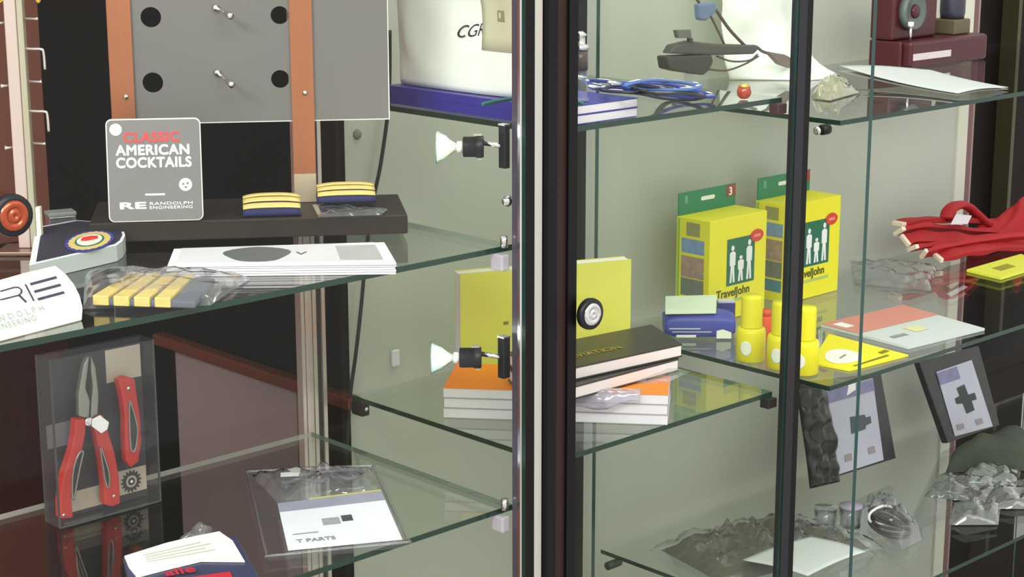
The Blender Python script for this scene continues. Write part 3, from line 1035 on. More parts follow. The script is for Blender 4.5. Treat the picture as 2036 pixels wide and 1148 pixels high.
def bar(x0, y0, x1, y1, wpx, nm='logo_bar'):
    a, b_ = Vector(cl_(x0, y0)), Vector(cl_(x1, y1))
    t = (b_ - a).normalized()
    n = Vector((-t.y, t.x)) * (wpx / 3600 * 1.45 / 2)
    q = [a - n, b_ - n, b_ + n, a + n]
    MB().prism([(p.x, p.y) for p in q], 0.0002, 0.0006, INK, Mc).build(nm, card)


bar(60, 566, 112, 552, 6)
bar(68, 581, 120, 567, 6)
bar(75, 596, 127, 582, 6)
bar(50, 566, 67, 599, 4)
rp = [Vector(cl_(x, y)) for x, y in ((0, 580), (28, 572), (36, 572), (42, 577), (42, 583), (36, 588), (0, 597))]
MB().tube([Mc @ Vector((p.x, p.y, 0.0006)) for p in rp], 0.0010, INK, 6, flat=0.5).build('logo_stroke', card)
bar(38, 588, 52, 602, 5)
for s, x0, y0, x1, y1, h in (('RANDOLPH', -30, 651, 142, 606, 9), ('ENGINEERING', -34, 667, 152, 620, 9)):
    a, b_ = cl_(x0, y0), cl_(x1, y1)
    an = math.atan2(b_[1] - a[1], b_[0] - a[0])
    Mx = Mc @ Matrix.Translation((a[0], a[1] + 0.001, 0.0004)) @ Matrix.Rotation(an, 4, 'Z')
    o = text(s, 0.0080 if s[0] == 'R' else 0.0074, GINK, card, Mx, 0.0, spacing=1.75 if s[0] == 'R' else 1.25)

# ================================================================== SPOTLIGHTS ON THE FRONT POST


def spotlight(plate_px, y0, y1, head_px, lab):
    yc = (y0 + y1) / 2
    P = py(plate_px, yc, 1.318)
    zt_, zb_ = py(plate_px, y0, 1.318).z, py(plate_px, y1, 1.318).z
    t = thing('spotlight', lab, 'spotlight', (P.x, P.y, P.z), 'spotlights on the black post')
    MB().box((P.x - 0.006, 1.3135, zb_), (1.2485, 1.323, zt_), BLACKP).build('mounting_plate', t, bevel=0.001)
    MB().box((P.x - 0.0062, 1.3133, zt_ + 0.0002), (1.2485, 1.3232, zt_ + 0.0016), CHROME).build('plate_cap', t, label='bright cap of the plate')
    H = ppl(head_px, yc + 1, P, Vector((0.690, 0.724, 0)))
    d = (H - P)
    ln = d.length
    d.normalize()
    z_ = d
    x_ = Vector((0, 0, 1)).cross(z_).normalized()
    y_ = z_.cross(x_)
    Ms = Matrix(((x_.x, y_.x, z_.x, P.x), (x_.y, y_.y, z_.y, P.y), (x_.z, y_.z, z_.z, P.z), (0, 0, 0, 1)))
    MB().tube([Ms @ Vector((0, 0, 0.002)), Ms @ Vector((0, 0.0015, ln * 0.14)), Ms @ Vector((0, 0.004, ln * 0.33))], 0.0026, CHROME, 8).build('arm', t, label='chrome arm')
    s0, s1 = ln * 0.32, ln * 0.62
    so = MB().lathe([(0, s0), (0.0105, s0), (0.0112, s0 + 0.001), (0.0112, s0 + 0.008), (0.0104, s0 + 0.0084), (0.0104, s1 - 0.001), (0.0095, s1), (0, s1)], BLACKP, Ms).build('socket', t)
    MB().box((-0.003, 0.0114, s0 + 0.002), (0.003, 0.0128, s0 + 0.010), SILVER, Ms).build('clip', so)
    MB().box((-0.002, -0.0130, s0 + 0.002), (0.002, -0.0114, s0 + 0.006), SILVER, Ms).build('clip', so)
    MB().lathe([(0, s1 + .0001), (0.0058, s1 + .0001), (0.0058, s1 + 0.006), (0, s1 + 0.006)], CERAM, Ms).build('lamp_base', t, label='white ceramic lamp base')
    e = ln
    r0 = s1 + 0.0062
    MB().lathe([(0.004, r0), (0.006, r0 + 0.006), (0.012, r0 + (e - r0) * 0.5), (0.0165, e), (0.0172, e + 0.0005), (0.0165, e - 0.0015), (0.011, r0 + (e - r0) * 0.5), (0.004, r0 + 0.001)], REFL, Ms).build('reflector', t, label='clear glass reflector')
    MB().lathe([(0, r0 + 0.002), (0.003, r0 + 0.003), (0.0075, r0 + 0.008), (0.0085, r0 + 0.013), (0.006, r0 + 0.018), (0, r0 + 0.020)], LIT, Ms).build('bulb', t, label='glowing bulb')
    ld = bpy.data.lights.new('spotlight_glow', 'POINT')
    ld.energy = 0.12
    ld.color = (1.0, 0.9, 0.75)
    ld.shadow_soft_size = 0.008
    lo = bpy.data.objects.new('spotlight_glow', ld)
    COL.objects.link(lo)
    lo.location = Ms @ Vector((0, 0, ln + 0.012))
    return t


spotlight(1006, 249, 334, 868, 'small lamp with black socket on the post, above the upper shelf edge')
spotlight(1004, 671, 751, 858, 'small lamp with black socket on the post, before the yellow book')

# ================================================================== CABINET OF THE TIN SIGN, LOWER SHELF
Z = ZA_L + 0.0006
# --- multi-tool in a clear box
m0_ = pz(120, 1052, Z)
m1_ = pz(318, 998, Z)
dd = (m1_ - m0_)
dd.z = 0
Wb = dd.length
dd.normalize()
bk = Vector((-dd.y, dd.x, 0))
Mm = Matrix(((dd.x, 0, -bk.x, m0_.x), (dd.y, 0, -bk.y, m0_.y), (0, 1, 0, Z), (0, 0, 0, 1)))   # x along, y up, z towards the viewer
nmm = -bk


def ml(x, y):
    p = Mm.inverted() @ ppl(x, y, m0_, nmm)
    return p.x, p.y


Hb = ml(316, 675)[1]
mt = thing('multi_tool_box', 'clear upright box holding red-handled folding pliers and a red folding knife', 'tool box', tuple((m0_ + m1_) / 2))
DKC = mat('black_insert_card', (38, 36, 40), 0.6)
MB().box((0.0, 0.0008, -0.026), (Wb, Hb, -0.0245), DKC, Mm).build('insert_card', mt)
for (x0, y0, x1, y1) in ((236, 690, 314, 772), (150, 975, 225, 1035), (252, 935, 314, 1000), (118, 845, 170, 905)):
    a, b_ = ml(x0, y1), ml(x1, y0)
    MB().box((max(a[0], 0.001), max(a[1], 0.001), -0.0243), (min(b_[0], Wb - 0.001), b_[1], -0.0236), BEIGE if x0 != 118 else mat('slate_print', (98, 98, 102), 0.6), Mm).build('card_panel', mt, label='beige printed panel' if x0 != 118 else 'slate printed panel')
gx, gy = ml(284, 968)
MB().prism([((0.0125 if i % 4 < 2 else 0.0098) * math.cos(2 * math.pi * i / 64) + gx, (0.0125 if i % 4 < 2 else 0.0098) * math.sin(2 * math.pi * i / 64) + gy) for i in range(64)], -0.0234, -0.0230, DKC, Mm).build('gear_emblem', mt, label='black gear emblem')
MB().prism(circ(gx, gy, 0.0066, 20), -0.0229, -0.0227, BEIGE, Mm).build('gear_ring', mt)
MB().prism(circ(gx, gy, 0.0042, 20), -0.0226, -0.0224, DKC, Mm).build('gear_hub', mt)
MB().prism(circ(gx, gy, 0.0016, 12), -0.0223, -0.0221, WHITE, Mm).build('gear_dot', mt)
# case panes and rims
glass_m = MB()
glass_m.box((-0.0012, 0.0002, -0.0275), (Wb + 0.0012, Hb + 0.0012, 0.0), BLIS, Mm)
glass_m.build('case', mt, label='clear plastic case')
FR = mat('case_edge_grey', (64, 68, 70), 0.2)
for nm, lo, hi in (('case_edge', (-0.0014, 0.0002, -0.001), (0.0004, Hb + 0.0014, 0.0012)), ('case_edge', (Wb - 0.0004, 0.0002, -0.001), (Wb + 0.0014, Hb + 0.0014, 0.0012)), ('case_edge', (0.0006, 0.0002, -0.001), (Wb - 0.0006, 0.0022, 0.0012)), ('case_edge', (-0.0014, 0.0002, -0.0285), (0.0004, Hb + 0.0014, -0.0265))):
    MB().box(lo, hi, FR, Mm).build(nm, mt)
ZT = -0.012


def blade_shape(pxs, z0, z1, m, nm, lab=None, bev=0.0015, par=None):
    pts = [ml(x, y) for x, y in pxs]
    return MB().prism(pts, z0, z1, m, Mm).build(nm, par or mt, bevel=bev, label=lab)


blade_shape([(186, 712), (176, 728), (165, 790), (166, 832), (186, 838), (188, 800), (179, 775), (184, 735)], ZT - 0.004, ZT + 0.004, TOOL, 'plier_jaw', 'steel plier jaw')
blade_shape([(190, 712), (199, 735), (205, 790), (203, 832), (188, 838), (190, 800), (193, 775), (189, 740)], ZT - 0.0038, ZT + 0.0042, TOOL, 'plier_jaw', 'steel plier jaw')
h1 = blade_shape([(158, 838), (178, 836), (178, 862), (172, 895), (160, 930), (152, 965), (150, 1000), (153, 1034), (128, 1036), (127, 1000), (134, 950), (150, 900), (156, 868)], ZT - 0.007, ZT + 0.005, REDH, 'plier_handle', 'red plier handle')
h2 = blade_shape([(190, 836), (212, 828), (222, 860), (236, 905), (244, 950), (247, 1005), (232, 1012), (216, 1008), (214, 965), (208, 915), (200, 875)], ZT - 0.007, ZT + 0.005, REDH, 'plier_handle', 'red plier handle')


def slot(pxs, par):
    pts = [Mm @ Vector((*ml(x, y), ZT + 0.0056)) for x, y in pxs]
    MB().tube(curve_pts(pts, 4, True), 0.0010, TOOL, 6, True).build('liner', par, label='pale steel liner')
    c = sum(pts, Vector()) / len(pts)
    q = [ml(x, y) for x, y in pxs]
    MB().prism(q, ZT + 0.0051, ZT + 0.0054, DKC, Mm).build('liner_gap', par)


slot([(172, 900), (166, 930), (160, 960), (152, 998), (150, 970), (153, 935), (162, 908)], h1)
slot([(206, 892), (218, 925), (224, 950), (222, 975), (216, 960), (211, 930)], h2)
MB().lathe([(0, 0), (0.005, 0), (0.005, 0.0016), (0.003, 0.002), (0, 0.002)], CHROME, Mm @ Matrix.Translation((*ml(184, 842), ZT + 0.0046)), seg=18).build('pivot', mt)
blade_shape([(188, 836), (203, 828), (221, 842), (218, 856), (206, 864), (187, 850)], ZT + 0.0072, ZT + 0.0076, WHITE, 'price_sticker', 'white price sticker', 0)
kn = blade_shape([(243, 760), (258, 752), (276, 757), (280, 790), (286, 830), (289, 880), (283, 922), (268, 933), (258, 920), (256, 880), (256, 835), (252, 800)], ZT - 0.006, ZT + 0.005, REDH, 'folding_knife', 'red folding knife')
slot([(264, 800), (270, 815), (277, 840), (280, 860), (276, 895), (268, 900), (265, 870), (264, 835)], kn)
MB().lathe([(0, 0), (0.0022, 0), (0.002, 0.0012), (0, 0.0014)], CHROME, Mm @ Matrix.Translation((*ml(262, 775), ZT + 0.0053)), seg=14).build('knife_rivet', kn)
MB().lathe([(0, 0), (0.002, 0), (0.0016, 0.001), (0, 0.0012)], CHROME, Mm @ Matrix.Translation((*ml(233, 990), ZT + 0.0053)), seg=12).build('handle_rivet', h2)
MB().lathe([(0, 0), (0.002, 0), (0.0016, 0.001), (0, 0.0012)], CHROME, Mm @ Matrix.Translation((*ml(133, 1028), ZT + 0.0053)), seg=12).build('handle_rivet', h1)

# --- clamshell with a white printed card
cc4 = [pz(x, y, Z + 0.007) for x, y in ((530, 1106), (814, 1078), (742, 926), (492, 938))]
cs4 = thing('clamshell_pack', 'clear clamshell pack with a white printed card on the lower glass shelf', 'clamshell pack', tuple(sum(cc4, Vector()) / 4 * 1.0))
cs4.location.z = Z
bpy.context.view_layer.update()
MB().solid([Vector((p.x, p.y, Z)) for p in cc4], cc4, BLIS).build('clear_tray', cs4, bevel=0.003)
cen = sum(cc4, Vector()) / 4
rim = [cen + (p - cen) * 1.0 for p in cc4]
MB().tube(curve_pts([lerp(rim[i], rim[(i + 1) % 4], k) for i in range(4) for k in (0.04, 0.5, 0.96)], 4, True), 0.0016, BAG, 6, True).build('tray_rim', cs4, label='shiny plastic rim')
cw = [pz(x, y, Z + 0.0082) for x, y in ((573, 1096), (800, 1074), (758, 978), (552, 1003))]
patch('card', cw, 0, 1, 0, 1.0, mat('white_card_grey_swirls', (222, 226, 236), 0.6, vary=0.10, scale=25), cs4, lift=0.0006, t=0.0004, label='white printed card')
patch('card_band', cw, 0.0, 1.0, 0.80, 1.0, mat('grey_violet_band', (146, 148, 168), 0.6, vary=0.2, scale=40), cs4, lift=0.0010, label='grey violet band of the card')
patch('card_line', cw, 0.30, 1.0, 1.0, 1.03, mat('olive_yellow_line', (190, 190, 96), 0.6), cs4, lift=0.0010)
patch('card_picture', cw, 0.36, 0.52, 0.42, 0.56, mat('tool_picture', (150, 154, 160), 0.6, vary=0.3, scale=150), cs4, lift=0.0010)
patch('card_picture', cw, 0.54, 0.64, 0.46, 0.58, DGREY, cs4, lift=0.0010)
Mx = frame(quadpt(cw, 0.09, 0.12) + Vector((0, 0, 0.0012)), quadpt(cw, 0.9, 0.12) + Vector((0, 0, 0.0012)), quadpt(cw, 0.09, 0.9) + Vector((0, 0, 0.0012)))
text('T PARTS', 0.0125, GREYP, cs4, Mx, 0.01, sx=0.85)
Mx = frame(quadpt(cw, 0.06, 0.30) + Vector((0, 0, 0.0012)), quadpt(cw, 0.9, 0.30) + Vector((0, 0, 0.0012)), quadpt(cw, 0.06, 0.9) + Vector((0, 0, 0.0012)))
patch('card_print', cw, 0.07, 0.30, 0.29, 0.31, GREYP, cs4, lift=0.0010)
hb = [pz(x, y, Z + 0.010) for x, y in ((552, 998), (755, 972), (738, 930), (500, 942))]
crumple(MB(), hb, Z + 0.0074, 0.012, BAG, 20, 12, 0.7, 5.5, 60).build('cable_bundle', cs4, label='crumpled clear plastic bulge')
cg = [quadpt(hb, a, b_) + Vector((0, 0, 0.004)) for a, b_ in ((0.15, .3), (.3, .55), (.5, .4), (.62, .65), (.75, .4), (.9, .6), (.8, .8), (.6, .75), (.35, .7))]
MB().tube(curve_pts(cg, 6), 0.0022, mat('grey_lead', (100, 100, 112), 0.5)).build('lead', cs4, label='grey lead')
patch('hang_hole', [pz(x, y, Z + 0.0125) for x, y in ((558, 950), (597, 948), (597, 940), (558, 942))], 0, 1, 0, 1, WHITE, cs4, lift=0.001, label='white hang-hole tab')

# --- packet with white label and red lettering
pc4 = [pz(x, y, Z + 0.008) for x, y in ((268, 1205), (526, 1165), (470, 1064), (244, 1107))]
pk_ = thing('packet', 'navy packet with a torn white label and big red letters on the lower shelf', 'packet', (pc4[0].x, pc4[0].y, Z))
MB().solid([Vector((p.x, p.y, Z)) for p in pc4], pc4, mat('navy_packet', (62, 66, 96), 0.3, vary=0.2), None).build('packet_body', pk_, bevel=0.002)
lb = [(247, 1106), (330, 1080), (385, 1067), (436, 1057), (462, 1075), (487, 1117), (400, 1116), (330, 1133), (272, 1148), (256, 1128)]
q = [pz(x, y, Z + 0.0096) for x, y in lb]
MB().solid([p - Vector((0, 0, 0.0010)) for p in q], q, LABELW).build('label', pk_, label='torn white label')
lq = [pz(x, y, Z + 0.0100) for x, y in ((268, 1138), (478, 1112), (438, 1062), (252, 1108))]
for k in range(4):
    patch('print_line', lq, 0.16, 0.84 - 0.08 * (k % 2), 0.46 + 0.13 * k, 0.485 + 0.13 * k, mat('faint_green_print', (186, 196, 178), 0.6), pk_, lift=0.0003, t=0.0002)
rq = [pz(x, y, Z + 0.0106) for x, y in ((300, 1190), (500, 1160), (470, 1118), (300, 1142))]
patch('red_band', rq, 0.10, 0.86, -0.1, 0.62, mat('crimson_print', (196, 40, 58), 0.5), pk_, lift=0.0002, label='crimson band')
Mx = frame(pz(330, 1146, Z + 0.0111), pz(440, 1128, Z + 0.0111), pz(318, 1100, Z + 0.0111))
text('alle', 0.022, mat('crimson_print', (196, 40, 58), 0.5), pk_, Mx, 0.02)
tag(crumple(MB(), [pz(x, y, Z + 0.002) for x, y in ((352, 1076), (408, 1066), (425, 1052), (380, 1056))], Z, 0.008, BAG, 12, 10, 0.7, 7.1, 60).build('plastic_scrap'), 'crumpled clear plastic scrap behind the torn white label', 'plastic scrap')

# ================================================================== CABINET OF THE YELLOW BOOK
Z = ZB_T + 0.0006
# --- two blue-covered books
for k in range(2):
    lab = 'blue-covered white-paged book, ' + ('upper' if k else 'lower') + ' of two under the white bag'
    x0, x1, y0, y1 = 1.326, 1.4455, 1.3215, 1.600
    z0 = Z + k * 0.0102
    bk_ = thing('book', lab, 'book', ((x0 + x1) / 2, (y0 + y1) / 2, z0), 'blue books on the top shelf')
    MB().box((x0 + 0.0015, y0, z0 + 0.0008), (x1, y1 - 0.001, z0 + 0.0090), PAPER).build('pages', bk_)
    MB().box((x0, y0 - 0.0005, z0), (x1 + 0.0008, y1, z0 + 0.0007), BLUEC).build('back_cover', bk_)
    MB().box((x0, y0 - 0.0005, z0 + 0.0091), (x1 + 0.0008, y1, z0 + 0.0100), BLUEC).build('front_cover', bk_)
    MB().box((x0 - 0.0012, y0 - 0.0005, z0), (x0 - 0.0001, y1, z0 + 0.0100), BLUEC).build('spine', bk_)
zbk = Z + 0.0206
# --- white cloth bag on the books
bcx, bcy = 1.377, 1.506


def bagf(i, j):
    a = 2 * math.pi * i
    h = j
    rx = 0.042 * (1 - 0.10 * h ** 2) * (1 + 0.05 * math.sin(3 * a + 1))
    ry = 0.116 * (1 - 0.15 * h ** 1.5)
    ca, sa = math.cos(a), math.sin(a)
    ex_ = 0.62
    p = Vector((bcx + rx * abs(ca) ** ex_ * (1 if ca > 0 else -1), bcy + ry * abs(sa) ** ex_ * (1 if sa > 0 else -1), zbk + 0.0005 + 0.20 * h))
    if 0 < h:
        k = min(1, h * 6)
        n = nz(p, 16, 2.0) * 0.009 + nz(Vector((p.x, p.y, p.z * 0.35)), 40, 4.0) * 0.007
        p += Vector((ca, sa, 0)) * n * k
        p.x += 0.004 * math.sin(h * 5)
    s = 0.93 + 0.07 * min(1, h * 5)
    p.x = bcx + (p.x - bcx) * s
    p.y = bcy + (p.y - bcy) * s
    return p


wbag = thing('cloth_bag', 'big white cloth bag with an olive label standing on the blue books', 'bag', (bcx, bcy, zbk))
m = MB()
m.grid(bagf, 56, 30, WHITEBAG, wrap_u=True)
m.add([bagf(i / 56, 0) for i in range(56)], [tuple(range(56))], WHITEBAG)
m.add([bagf(i / 56, 1) for i in range(56)], [tuple(range(56))], WHITEBAG)
m.build('bag_body', wbag)


def bag_patch(i0, i1, j0, j1, mm, nm, lift, lab=None):
    def f(i, j):
        p = bagf(i0 + (i1 - i0) * i, j0 + (j1 - j0) * j)
        c = Vector((bcx, bcy, p.z))
        d = (p - c).normalized()
        return p + d * lift
    return MB().grid(f, 12, 10, mm).build(nm, wbag, solid=0.0006, label=lab)


# ================================================================== amber ball
am = pz(1479, 197, Z)
MB().lathe([(0, 0), (0.0045, 0.0006), (0.0078, 0.004), (0.0086, 0.0085), (0.0072, 0.0135), (0.004, 0.0162), (0, 0.0168)], AMBER, Matrix.Translation(am)).build('amber_bead')
ab = bpy.data.objects['amber_bead']
tag(ab, 'small amber-red glass bead lying on the top shelf near its front edge', 'bead')
MB().lathe([(0.0, 0.0170), (0.0030, 0.0168), (0.0058, 0.0152), (0.0066, 0.0140), (0.0072, 0.0142), (0.006, 0.0162), (0.003, 0.0180), (0, 0.0182)], GOLDM, Matrix.Translation(am) @ Matrix.Rotation(R(0), 4, 'X')).build('gold_cap', ab, label='gold cap')

# --- slim clear and chrome stand next to the post
stp = py(1152, 165, 1.345)
stt = thing('figurine', 'slim clear and chrome figurine on the blue books beside the black post', 'figurine', (stp.x, stp.y, zbk))
Ms = Matrix.Translation((stp.x, stp.y, zbk))
hF = py(1152, 62, 1.345).z - zbk
MB().lathe([(0, 0), (0.011, 0), (0.011, 0.003), (0.0085, 0.004), (0.0085, hF * 0.45), (0, hF * 0.45)], BAG, Ms).build('base', stt, label='clear base')
MB().lathe([(0, hF * 0.4505), (0.009, hF * 0.4505), (0.009, hF * 0.74), (0, hF * 0.74)], mat('brown_middle', (70, 62, 58), 0.3), Ms).build('middle', stt)
MB().lathe([(0, hF * 0.7405), (0.010, hF * 0.7405), (0.010, hF * 0.80), (0.006, hF * 0.82), (0.006, hF * 0.93), (0.008, hF * 0.95), (0.003, hF), (0, hF)], CHROME, Ms).build('top', stt, label='chrome top')

# --- lanyards: flat woven loops
LAN = [mat('royal_blue_ribbon', (30, 52, 150), 0.6), mat('navy_ribbon', (26, 26, 64), 0.6), mat('sky_blue_ribbon', (66, 104, 176), 0.6)]
zS = Z


def lanyard(pxs, zs, m, lab, r=0.0042):
    P = curve_pts([pz(x, y, z) for (x, y), z in zip(pxs, zs)], 7, True)
    t = thing('lanyard', lab, 'lanyard', tuple(min(P, key=lambda p: p.z)), 'lanyards on the top shelf')
    MB().tube(P, r, m, 8, True, flat=0.42).build('ribbon', t)
    n = len(P)
    for k in range(2, n - 1, 5):
        a, b_ = P[k], P[(k + 2) % n]
        tt = (b_ - a).normalized()
        s = tt.cross(Vector((0, 0, 1))).normalized() * 0.0018
        q = [a - s, b_ - s, b_ + s, a + s]
        q = [p + Vector((0, 0, r * 0.42 + 0.0004)) for p in q]
        MB().solid(q, [p + Vector((0, 0, 0.0003)) for p in q], WHITE).build('woven_mark', t, label='white woven mark')
    h = P[0]
    MB().tube([h + Vector((-0.004, 0, 0.003)), h + Vector((-0.012, 0.004, 0.004)), h + Vector((-0.02, 0.004, 0.006))], [0.002, 0.003, 0.0015], CHROME, 8).build('clip', t, label='metal clip')
    return t


lanyard([(1172, 160), (1250, 166), (1330, 168), (1400, 185), (1412, 193), (1330, 190), (1250, 178), (1180, 170)], [zbk + .004, zbk + .004, Z + .014, Z + .006, Z + .006, Z + .012, zbk + .005, zbk + .004], LAN[0], 'royal blue lanyard with white woven marks, uppermost of the tangle')
lanyard([(1200, 180), (1270, 186), (1320, 196), (1380, 198), (1395, 190), (1330, 178), (1270, 170), (1215, 172)], [zbk + .008, zbk + .008, Z + .003, Z + .003, Z + .010, Z + .018, zbk + .010, zbk + .009], LAN[1], 'navy lanyard lying lowest in the tangle on the blue books')
lanyard([(1240, 172), (1300, 178), (1370, 178), (1390, 170), (1350, 164), (1290, 160)], [zbk + .013, Z + .022, Z + .018, Z + .018, Z + .022, zbk + .014], LAN[2], 'sky blue lanyard looped over the other two')
tag(MB().tube(curve_pts([pz(1260, 176, zbk + .016), pz(1300, 186, Z + .026), pz(1360, 186, Z + .020), pz(1395, 192, Z + .012)], 6), 0.0045, BLACKP, 8, flat=0.3).build('black_strap'), 'flat black strap lying across the blue lanyards', 'strap')
tag(MB().tube(curve_pts([pz(958, 208, zbk + .004), pz(985, 202, zbk + .006), pz(1030, 196, zbk + .006), pz(1100, 200, zbk + .005), pz(1160, 206, zbk + .004)], 6), 0.0022, mat('teal_cord', (26, 96, 100), 0.5), 8).build('teal_cord'), 'thin teal cord lying on the blue books in front of the white bag', 'cord')

# --- white pouch with the charcoal device and its leads (top shelf of the frameless cabinet)
zS = ZC_T + 0.0006
pb = thing('plastic_pouch', 'big white translucent pouch behind the charcoal adapter on the top shelf', 'pouch', tuple(py(1530, 180, 1.64)))
pX0, pX1 = py(1428, 80, 1.672).x, py(1590, 60, 1.672).x


def pouch(i, j):
    x = pX0 + (pX1 - pX0) * i + 0.03 * (1 - j) ** 3 * (0.5 - i)
    zz = zS + 0.0006 + 0.20 * j
    fwd = 0.085 * (1 - j) ** 9 * min(1, i * 2.2)
    y = 1.668 - fwd - 0.008 * math.sin(3.1 * i) + 0.010 * nz((x, zz, 0), 22, 3)
    return Vector((x, y, zz))


MB().grid(pouch, 34, 30, mat('milky_white_film', (238, 243, 238), 0.3, spec=0.6)).build('film', pb, solid=0.0012)
dv_ = thing('headset_adapter', 'charcoal adapter block with looped leads and a blue plug before the white pouch', 'adapter', tuple(py(1420, 150, 1.61)))
YD = 1.605


def dp(x, y, off=0.0):
    return py(x, y, YD + off)


def block(name, pxs, t, m, lab=None, bev=0.003, off=0.0, par=None):
    a = [dp(x, y, off) for x, y in pxs]
    return MB().solid(a, [p + Vector((0, t, 0)) for p in a], m).build(name, par or dv_, bevel=bev, label=lab)


block('body', [(1326, 112), (1330, 138), (1352, 143), (1400, 150), (1412, 140), (1420, 122), (1416, 108)], 0.02, DEVICE)
block('lid', [(1334, 107), (1344, 90), (1378, 82), (1430, 88), (1505, 90), (1510, 98), (1500, 108), (1420, 110)], 0.018, mat('charcoal_lid', (72, 70, 66), 0.5))
block('tab', [(1346, 60), (1374, 59), (1376, 75), (1350, 76)], 0.008, mat('grey_tab', (100, 98, 92), 0.5), bev=0.001)
block('tab_neck', [(1372, 76), (1378, 76), (1379, 88), (1372, 88)], 0.006, DEVICE, bev=0.0005)
block('plug', [(1391, 8), (1424, 4), (1426, 22), (1414, 34), (1406, 42), (1394, 40)], 0.012, BLUEG, 'blue plug')
for pts, r in (([(1413, 32), (1428, 62), (1441, 90)], 0.0016), ([(1424, 20), (1450, 58), (1482, 92)], 0.0023), ([(1425, 112), (1455, 122), (1490, 120), (1506, 108)], 0.0013), ([(1410, 138), (1445, 140), (1480, 128), (1508, 112)], 0.0014), ([(1470, 96), (1500, 92), (1520, 104), (1560, 112), (1574, 122)], 0.0022), ([(1390, 5), (1380, -20), (1420, -60)], 0.002)):
    MB().tube(curve_pts([dp(x, y, 0.008) for x, y in pts], 7), r, BROWNC).build('lead', dv_, label='brown lead')
block('strain_relief', [(1530, 106), (1560, 108), (1574, 120), (1572, 136), (1550, 128)], 0.008, mat('brown_grey_plug', (120, 104, 98), 0.5), bev=0.001)
MB().solid([Vector((dp(1380, 149).x, YD + 0.002, zS)), Vector((dp(1410, 149).x, YD + 0.002, zS)), Vector((dp(1410, 149).x, YD + 0.018, zS)), Vector((dp(1380, 149).x, YD + 0.018, zS))], [Vector((dp(1380, 147).x, YD + 0.002, dp(1395, 146).z)), Vector((dp(1410, 147).x, YD + 0.002, dp(1395, 146).z)), Vector((dp(1410, 147).x, YD + 0.018, dp(1395, 146).z)), Vector((dp(1380, 147).x, YD + 0.018, dp(1395, 146).z))], BAG).build('clear_stand', dv_, label='clear plastic stand')

# ------------------------------------------------------------------ middle shelf
Z = ZB_M + 0.0006
f0 = pz(882, 831, Z)
f1 = pz(1327, 846, Z)
d2 = (f1 - f0)
d2.z = 0
L2 = d2.length
d2.normalize()
b2 = Vector((-d2.y, d2.x, 0))
Mo = Matrix(((d2.x, b2.x, 0, f0.x), (d2.y, b2.y, 0, f0.y), (0, 0, 1, 0), (0, 0, 0, 1)))
zt2 = None
# height from the upper edge of the white front
hO = (Mo.inverted() @ ppl(1320, 785, f0, -b2)).z - Z
nO = 3
for k in range(nO):
    z0 = Z + hO * k / nO
    tk = hO / nO - 0.0003
    lab = ('orange-covered book, topmost of the white-paged stack under the black books' if k == nO - 1 else ('pale book in the middle of the stack under the orange cover' if k else 'pale book resting on the glass, lowest of the stack under the orange cover'))
    ok_ = thing('book', lab, 'book', tuple(Mo @ Vector((L2 / 2, 0.04, z0))), 'stacked paper books on the middle shelf')
    j = 0.0008 * (k % 2)
    # clipped so that the block stays inside the cabinet
    MB().box((j, 0.0008, z0 + 0.0005), (L2 - j, 0.105, z0 + tk - 0.0007), PAPER, Mo).build('pages', ok_)
    MB().box((0, 0, z0), (L2, 0.106, z0 + 0.0004), PAPERD, Mo).build('back_cover', ok_)
    MB().box((0, 0, z0 + tk - 0.0006), (L2, 0.106, z0 + tk), ORANGE if k == nO - 1 else PAPERD, Mo).build('front_cover', ok_)
zO = Z + hO
# --- black books on top
g1 = pz(1357, 700, zO + 0.016)
tb = 0.0165
for k in range(2):
    z0 = zO + 0.0003 + k * (tb + 0.0003)
    zt_ = z0 + tb
    if k:
        cr = [pz(x, y, zt_) for x, y in ((1060, 748), (1357, 684), (1296, 645), (1010, 700))]
    else:
        cr = [pz(x, y, zt_) for x, y in ((1060, 790), (1350, 713), (1290, 668), (1010, 730))]
    lab = 'black hardcover with gold title, upper of two on the orange books' if k else 'black hardcover, lower of two on the orange books'
    bb = thing('book', lab, 'book', tuple(Vector((cr[0].x, cr[0].y, z0))), 'black books on the middle shelf')
    cen = sum(cr, Vector()) / 4
    lo = [Vector((p.x, p.y, z0)) for p in cr]
    MB().solid(lo, [p + Vector((0, 0, 0.0022)) for p in lo], BKCOV).build('back_cover', bb, bevel=0.0006)
    inn = [cen + (p - cen) * 0.985 for p in cr]
    MB().solid([Vector((p.x, p.y, z0 + 0.0023)) for p in inn], [Vector((p.x, p.y, zt_ - 0.0023)) for p in inn], mat('cream_pages', (232, 222, 222), 0.7)).build('pages', bb)
    MB().solid([p - Vector((0, 0, 0.0022)) for p in cr], cr, BKCOV).build('front_cover', bb, bevel=0.0006)
    if k:
        Mx = frame(quadpt(cr, 0.30, 0.30) + Vector((0, 0, 0.0004)), quadpt(cr, 0.9, 0.30) + Vector((0, 0, 0.0004)), quadpt(cr, 0.30, 0.9) + Vector((0, 0, 0.0004)))
        text('AVIATION', 0.017, mat('gold_print', (150, 136, 40), 0.5), bb, Mx, 0.01, sx=1.0)
zK = zO + 2 * (tb + 0.0003)
